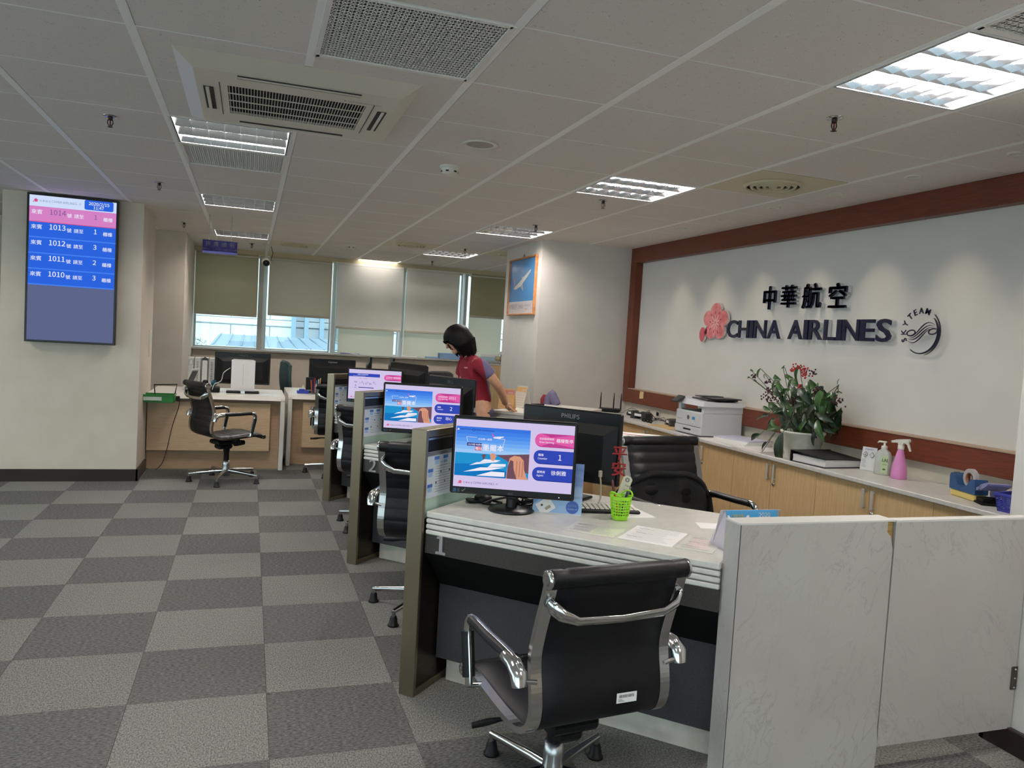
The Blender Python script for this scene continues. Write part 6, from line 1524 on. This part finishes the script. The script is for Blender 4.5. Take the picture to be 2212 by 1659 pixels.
b.sphere((0, 0, .03), .026, 10); b.obj('body', mat('teal_plastic', (22, 92, 108), .5), t)
t = thing('charging_cable', 'white cable looping from the carton to the phone on desk 6', 'cable', (-.20, 8.40, DZ)); MB().tube(smooth_path([(.02, .03, .25), (-.04, .0, .20), (-.06, -.02, .12), (-.12, -.03, .085), (-.14, -.04, .03)], 5), .004, 5).obj('lead', m_plastw, t)
sheets('white leaflets at the right front of desk 6', (.16, 8.22, DZ), .1, .16, .10, [m_paper, mat('paper_bluish', (206, 220, 226), .7)], h=.004)
t = thing('stamp_pad', 'blue stamp pad box with white round dispenser on the second back desk', 'stamp pad', (.56, 8.62, DZ)); MB().box(-.062, .062, -.05, .05, 0, .03, 0, .004).box(-.04, .02, -.03, .03, .03, .048, 0, .004).obj('box', mat('stamp_blue', (46, 66, 168), .4), t); MB().lathe([(.018, .048), (.018, .06), (.008, .068), (.008, .085), (.014, .088), (0, .09)], n=14).obj('dispenser', m_plastw, t)
t = thing('calculator', 'small black calculator beside the blue stamp pad', 'calculator', (.645, 8.70, DZ)); b = MB(); b.M = T((0, 0, 0), .3, .25); b.box(-.04, .04, -.06, .06, 0, .018, 0, .004); b.obj('case', m_black, t); b = MB(); b.M = T((0, 0, 0), .3, .25); b.box(-.03, .03, .02, .05, .018, .020); b.obj('display', m_plastg, t)
t = thing('pen_holder', 'clear holder full of pens and slips on the second back desk', 'pen holder', (.685, 8.55, DZ)); MB().box(-.05, .05, -.03, .03, 0, .085, 0, .003).obj('cup', m_glassc, t); MB().box(-.05, .05, -.028, .028, 0, .012).obj('base', m_plastg, t)
for q, c in enumerate(((206, 96, 60), (52, 60, 120), (196, 40, 50), (40, 150, 170), (220, 220, 220), (230, 190, 120))): MB().tube([(-.035+.014*q, .0, .012), (-.05+.02*q, .012*(q % 2), .15+.012*(q % 3))], .005, 6).obj('pen', mat('holder_pen%d' % q, c, .4), t)
t = tag(MB().box(-.045, .045, -.04, .04, 0, .155, 0, .006).obj('speaker_box', m_black, None, (.655, 8.95, DZ)), 'black upright speaker box left of the brand-lettered monitor', 'speaker')
t = thing('headset', 'white headset resting beside the third steel partition panel', 'headset', (.90, 8.6, DZ)); MB().tube([(-.05, 0, .02), (-.065, 0, .10), (-.05, 0, .17), (0, 0, .20), (.04, 0, .19)], .006, 6).obj('band', m_plastw, t); MB().sphere((-.05, 0, .04), .024, 10, 0, (.6, 1, 1)).obj('ear_pad', m_plastw, t); MB().tube([(-.05, 0, .03), (-.02, 0, 0.006), (.02, 0, .006)], .005, 6).obj('stand_wire', m_plastw, t)
# ------------------------------------------------------------------ things on the window sill, low cupboard below
SZ = 1.1125
t = thing('paper_folder', 'white and blue folded papers on the sill under the pale blind', 'folder', (1.33, 11.12, SZ), .1)
b = MB(); b.M = T((0, 0, .0), 0, 0, .16); b.box(-.13, .13, -.055, .055, .012, .022); b.obj('white_sheet', m_paper, t); MB().box(-.12, .14, -.05, .05, 0, .012, 0, .003).obj('blue_sheet', mat('folder_lilac', (132, 136, 190), .6), t)
sheets('white papers lying on the sill left of the blue boxes', (2.17, 11.12, SZ), .05, .22, .09, [m_paper, m_paper], h=.02)
m_lb = mat('box_lightblue', (128, 162, 204), .55)
t = thing('storage_box', 'pale blue box on the window sill left of the woman', 'box', (2.78, 11.12, SZ)); MB().box(-.16, .16, -.055, .055, 0, .075, 0, .003).obj('body', m_lb, t); MB().box(-.162, .162, -.057, .057, .075, .085, 0, .002).obj('lid', mat('box_lid', (150, 182, 216), .5), t)
t = thing('paper_box', 'flat pale blue sheets beside the blue box on the sill', 'paper', (2.52, 11.12, SZ)); MB().box(-.09, .09, -.05, .05, 0, .02).obj('sheets', m_lb, t)
t = thing('tissue_box', 'pale blue and white tissue box on the sill right of the woman', 'box', (3.36, 11.12, SZ)); MB().box(-.11, .11, -.05, .05, 0, .06, 0, .004).obj('body', mat('tissue_blue', (176, 206, 222), .6), t); MB().box(-.112, .112, -.052, .052, .06, .095, 0, .004).obj('top', m_paper, t)
t = thing('snack_bags', 'crumpled bags and small cartons at the right end of the sill', 'bags', (3.58, 11.11, SZ)); b = MB(); b.sphere((-.05, 0, .04), .045, 10, 0, (1.1, .8, .9)); b.sphere((-.07, -.01, .085), .03, 8, 1, (1.3, .8, .7)); b.box(-.01, .07, -.04, .04, 0, .10, 2, .006); b.box(-.03, .07, -.03, .04, .10, .15, 1, .006); b.obj('bags', [mat('bag_cream', (206, 186, 142), .6), m_paper, mat('bag_dark', (76, 70, 76), .6)], t)
t = thing('low_cupboard', 'maple low cupboard below the sill beside the calendar pillar', 'cabinet', (3.35, 10.95, 0)); MB().box(-.30, .30, -.05, .21, .05, 1.06).obj('body', m_maple3, t); MB().box(-.31, .31, -.055, .11, 1.06, 1.08, 0, .002).obj('top', m_worktop, t); MB().box(-.29, .29, -.04, .2, 0, .05).obj('plinth', m_base, t)
for s in (-1, 1): MB().box(s*.15-.146, s*.15+.146, -.068, -.05, .06, 1.05, 0, .002).obj('door', m_maple, t)
# ------------------------------------------------------------------ the woman leaning at the side cabinet
PB = (1.765, 6.10); PTH = math.radians(95)
t = thing('person', 'woman with black bob in red and lilac short sleeved uniform, looking down behind the counters', 'person', (PB[0], PB[1], 0), PTH)
m_skin = nmat('skin', (196, 148, 118), (206, 158, 128), 30, rough=.5)
class Skel:
    def __init__(s): s.v = []; s.e = []; s.r = []; s.root = []
    def chain(s, pts, start=None):
        prev = start
        for i, (p, r) in enumerate(pts):
            s.v.append(p); s.r.append(r if isinstance(r, tuple) else (r, r)); k = len(s.v)-1
            if prev is not None: s.e.append((prev, k))
            elif start is None and i == 0: s.root.append(k)
            prev = k
        return prev
    def obj(s, name, mats, parent, sub=2):
        me = bpy.data.meshes.new(name); me.from_pydata(s.v, s.e, [])
        for m in (mats if isinstance(mats, list) else [mats]): me.materials.append(m)
        o = link(name, me, parent)
        o.modifiers.new('Skin', 'SKIN'); sv = me.skin_vertices[0].data
        for i, r in enumerate(s.r): sv[i].radius = r; sv[i].use_root = i in s.root
        o.modifiers['Skin'].use_smooth_shade = True
        q = o.modifiers.new('Sub', 'SUBSURF'); q.levels = sub; q.render_levels = sub
        return o
def hand(s, wrist, dirn, palm_n, left):
    """palm and five fingers from the wrist; dirn towards the finger tips, palm_n the palm normal"""
    w = Vector(wrist); d = Vector(dirn).normalized(); n = Vector(palm_n).normalized(); sd = d.cross(n).normalized()*(1 if left else -1)
    s.chain([(tuple(w), (.020, .026)), (tuple(w+d*.035), (.018, .032)), (tuple(w+d*.075), (.013, .036))])
    for k, (off, L) in enumerate(((-.030, .066), (-.010, .076), (.011, .072), (.030, .056))):
        b0 = w+d*.06+sd*off*.8
        s.chain([(tuple(b0), .0095), (tuple(w+d*.085+sd*off), .009), (tuple(w+d*(.085+L*.45)+sd*off*1.12+n*.006), .0085), (tuple(w+d*(.085+L*.75)+sd*off*1.15+n*.018), .008), (tuple(w+d*(.085+L)+sd*off*1.15+n*.03), .0065)])
    s.chain([(tuple(w+d*.02-sd*.018), .012), (tuple(w+d*.04-sd*.042+n*.008), .011), (tuple(w+d*.07-sd*.056+n*.014), .0095), (tuple(w+d*.095-sd*.058+n*.018), .007)])
HC = Vector((0, .185, 1.425)); HR = Matrix.Rotation(math.radians(-28), 4, 'X')
def hp(x, y, z): return tuple(HC+HR @ Vector((x, y, z)))
S = Skel()
pel = S.chain([((0, -.05, .86), (.135, .100))])
sp = S.chain([((0, -.03, .98), (.118, .086)), ((0, .01, 1.10), (.125, .092)), ((0, .04, 1.20), (.13, .09)), ((0, .062, 1.27), (.085, .066))], pel)
nk = S.chain([((0, .09, 1.32), (.046, .048)), ((0, .13, 1.36), (.043, .046))], sp)
hd = S.chain([(hp(0, .005, -.055), (.058, .066)), (hp(0, .012, -.01), (.070, .082)), (hp(0, .0, .045), (.068, .080)), (hp(0, -.005, .08), (.045, .05))], nk)
for sx in (-1, 1):
    S.chain([((sx*.085, -.05, .80), (.085, .09)), ((sx*.088, -.03, .62), .07), ((sx*.085, -.02, .48), .055), ((sx*.085, -.03, .30), .05), ((sx*.085, -.045, .09), .035), ((sx*.088, .0, .035), (.032, .03)), ((sx*.092, .12, .025), (.036, .022))], pel)
shl = sp-1
S.chain([((-.10, .05, 1.245), .066), ((-.16, .03, 1.235), .052), ((-.19, -.04, 1.15), .044), ((-.21, -.10, 1.08), .038), ((-.15, -.18, .99), .035), ((-.085, -.235, .915), .026)], shl)
S.chain([((.10, .05, 1.245), .066), ((.16, .05, 1.235), .052), ((.195, .06, 1.11), .044), ((.21, .08, 1.0), .038), ((.17, .19, .95), .034), ((.13, .28, .90), .026)], shl)
hand(S, (-.085, -.235, .915), (.25, -.85, -.4), (.1, .4, -.9), True); hand(S, (.13, .28, .90), (-.3, .9, -.25), (0, -.2, -1), False)
S.obj('body', m_skin, t)
# face: nose, lips, chin, eyes, brows, ears
b = MB(); b.tube([hp(0, .088, .012), hp(0, .104, -.010), hp(0, .108, -.020), hp(0, .092, -.026)], [.006, .009, .011, .007], 8); b.obj('nose', m_skin, t)
b = MB(); b.M = Matrix.Translation(HC) @ HR; b.sphere((0, .080, -.046), .018, 10, 0, (1.15, .5, .38)); b.obj('lips', mat('lips', (168, 88, 84), .4), t)
b = MB(); b.M = Matrix.Translation(HC) @ HR; b.sphere((0, .056, -.074), .03, 10, 0, (1.1, .9, .8)); b.obj('chin', m_skin, t)
for q in (-1, 1):
    b = MB(); b.M = Matrix.Translation(HC) @ HR; b.sphere((q*.03, .083, .012), .011, 10, 0, (1.2, .6, .55)); b.obj('eye', mat('eye_dark', (40, 30, 28), .2), t)
    MB().tube([hp(q*.014, .092, .030), hp(q*.032, .089, .035), hp(q*.05, .072, .029)], .0035, 5).obj('eyebrow', m_blackm, t)
    b = MB(); b.M = Matrix.Translation(HC) @ HR; b.sphere((q*.074, -.005, -.005), .026, 10, 0, (.35, .7, 1.1)); b.obj('ear', m_skin, t)
# black bob falling forward beside the cheeks
m_hair = nmat('black_hair', (5, 4, 5), (12, 10, 10), 60, (1, 1, .15), spec=.2, rough=.6, bump=.4, world=False)
def hair(u, v):
    a = 2*PI*u; f = math.cos(a)
    zb = .030 if f > .88 else (.030-(.88-f)*.42 if f > .5 else -.130-.012*(1-max(0, f)/.5)-.006*math.cos(3*a))
    rx, ry = .101, .112
    if v < .55:
        q = v/.55*PI/2; p = Vector((rx*math.sin(q)*math.sin(a), -.006+ry*math.sin(q)*math.cos(a), .022+.100*math.cos(q)))
    else:
        w = (v-.55)/.45; k = 1+.10*math.sin(w*PI)-.20*w*w
        p = Vector((rx*k*math.sin(a), -.006+ry*k*math.cos(a)-.012*w*(1-f)*.5, .022*(1-w)+zb*w))
    return HC+HR @ (p+Vector((0, 0, .002*math.sin(a*23))))
b = MB(); b.grid(hair, 60, 18, 0)
b.grid(lambda u, v: HC+(hair(1-u, v)-HC)*.90, 60, 18, 0)
for i in range(90):
    a = i/90; p = hair(a, 1.0); q = hair(a, .72); r_ = Vector((R.uniform(-.004, .004), R.uniform(-.004, .004), R.uniform(-.02, -.002)))
    b.tube([q, (p+q)/2, p+r_], [.010, .009, .003], 4, caps=False)
b.obj('hair', m_hair, t)
# uniform: red front, lilac grey shoulders, back and sleeves
def twotone():
    m, N, L, bs = newmat('uniform_two_tone')
    tc = N.new('ShaderNodeTexCoord'); sx = N.new('ShaderNodeSeparateXYZ'); L.new(tc.outputs['Object'], sx.inputs[0])
    ab = N.new('ShaderNodeMath'); ab.operation = 'ABSOLUTE'; L.new(sx.outputs['X'], ab.inputs[0])
    m1 = N.new('ShaderNodeMath'); m1.operation = 'MULTIPLY_ADD'; m1.inputs[1].default_value = -.35; m1.inputs[2].default_value = 0; L.new(ab.outputs[0], m1.inputs[0])
    z = N.new('ShaderNodeMath'); z.operation = 'MULTIPLY_ADD'; z.inputs[1].default_value = -.32; z.inputs[2].default_value = .39; L.new(sx.outputs['Z'], z.inputs[0])
    a1 = N.new('ShaderNodeMath'); a1.operation = 'ADD'; L.new(sx.outputs['Y'], a1.inputs[0]); L.new(z.outputs[0], a1.inputs[1])
    a2 = N.new('ShaderNodeMath'); a2.operation = 'ADD'; L.new(a1.outputs[0], a2.inputs[0]); L.new(m1.outputs[0], a2.inputs[1])
    g = N.new('ShaderNodeMath'); g.operation = 'GREATER_THAN'; g.inputs[1].default_value = -.045; L.new(a2.outputs[0], g.inputs[0])
    mx = N.new('ShaderNodeMixRGB'); mx.inputs[1].default_value = lin(104, 98, 132); mx.inputs[2].default_value = lin(134, 18, 40)
    L.new(g.outputs[0], mx.inputs[0]); L.new(mx.outputs[0], bs.inputs['Base Color']); bs.inputs['Roughness'].default_value = .8
    return m
m_uni = twotone()
S = Skel()
c0 = S.chain([((0, -.045, .885), (.148, .112)), ((0, -.03, .98), (.130, .098)), ((0, .012, 1.10), (.138, .108)), ((0, .045, 1.19), (.145, .11)), ((0, .06, 1.265), (.100, .082)), ((0, .082, 1.312), (.062, .062))])
S.chain([((-.115, .045, 1.245), .072), ((-.165, .027, 1.23), .063), ((-.186, -.025, 1.17), .060), ((-.193, -.048, 1.145), .057)], c0-2)
S.chain([((.115, .045, 1.245), .072), ((.168, .05, 1.23), .063), ((.195, .055, 1.15), .064), ((.200, .058, 1.115), .060)], c0-2)
bl = S.obj('blouse', m_uni, t)
b = MB(); b.tube([(.056, .085, 1.318), (.03, .13, 1.305), (0, .15, 1.275), (-.03, .13, 1.305), (-.056, .085, 1.318), (-.045, .042, 1.328), (0, .026, 1.332), (.045, .042, 1.328), (.056, .085, 1.318)], .012, 8, 0, flat=.8); b.obj('collar', mat('collar_red', (140, 20, 42), .8), t)
MB().tube([(0, .158, 1.26), (0, .168, 1.19), (0, .150, 1.10), (0, .105, .98), (0, .085, .90)], .006, 6).obj('button_placket', mat('placket_red', (116, 14, 34), .8), t)
b = MB(); b.M = T((-.085, .125, 1.205), .5, -.1); b.box(-.024, .024, -.002, .004, -.005, .005, 0, .001); b.obj('name_badge', mat('badge_pale', (214, 150, 140), .4), t)
S = Skel()
k = S.chain([((0, -.05, .90), (.150, .112)), ((0, -.05, .84), (.162, .12)), ((0, -.045, .74), (.165, .12)), ((0, -.035, .62), (.155, .115)), ((0, -.03, .54), (.14, .11))])
S.obj('skirt', mat('skirt_grey', (62, 58, 78), .85), t)
for sx in (-1, 1):
    MB().box(sx*.09-.042, sx*.09+.042, -.085, .16, 0, .05, 0, .018).obj('shoe', m_black, t)
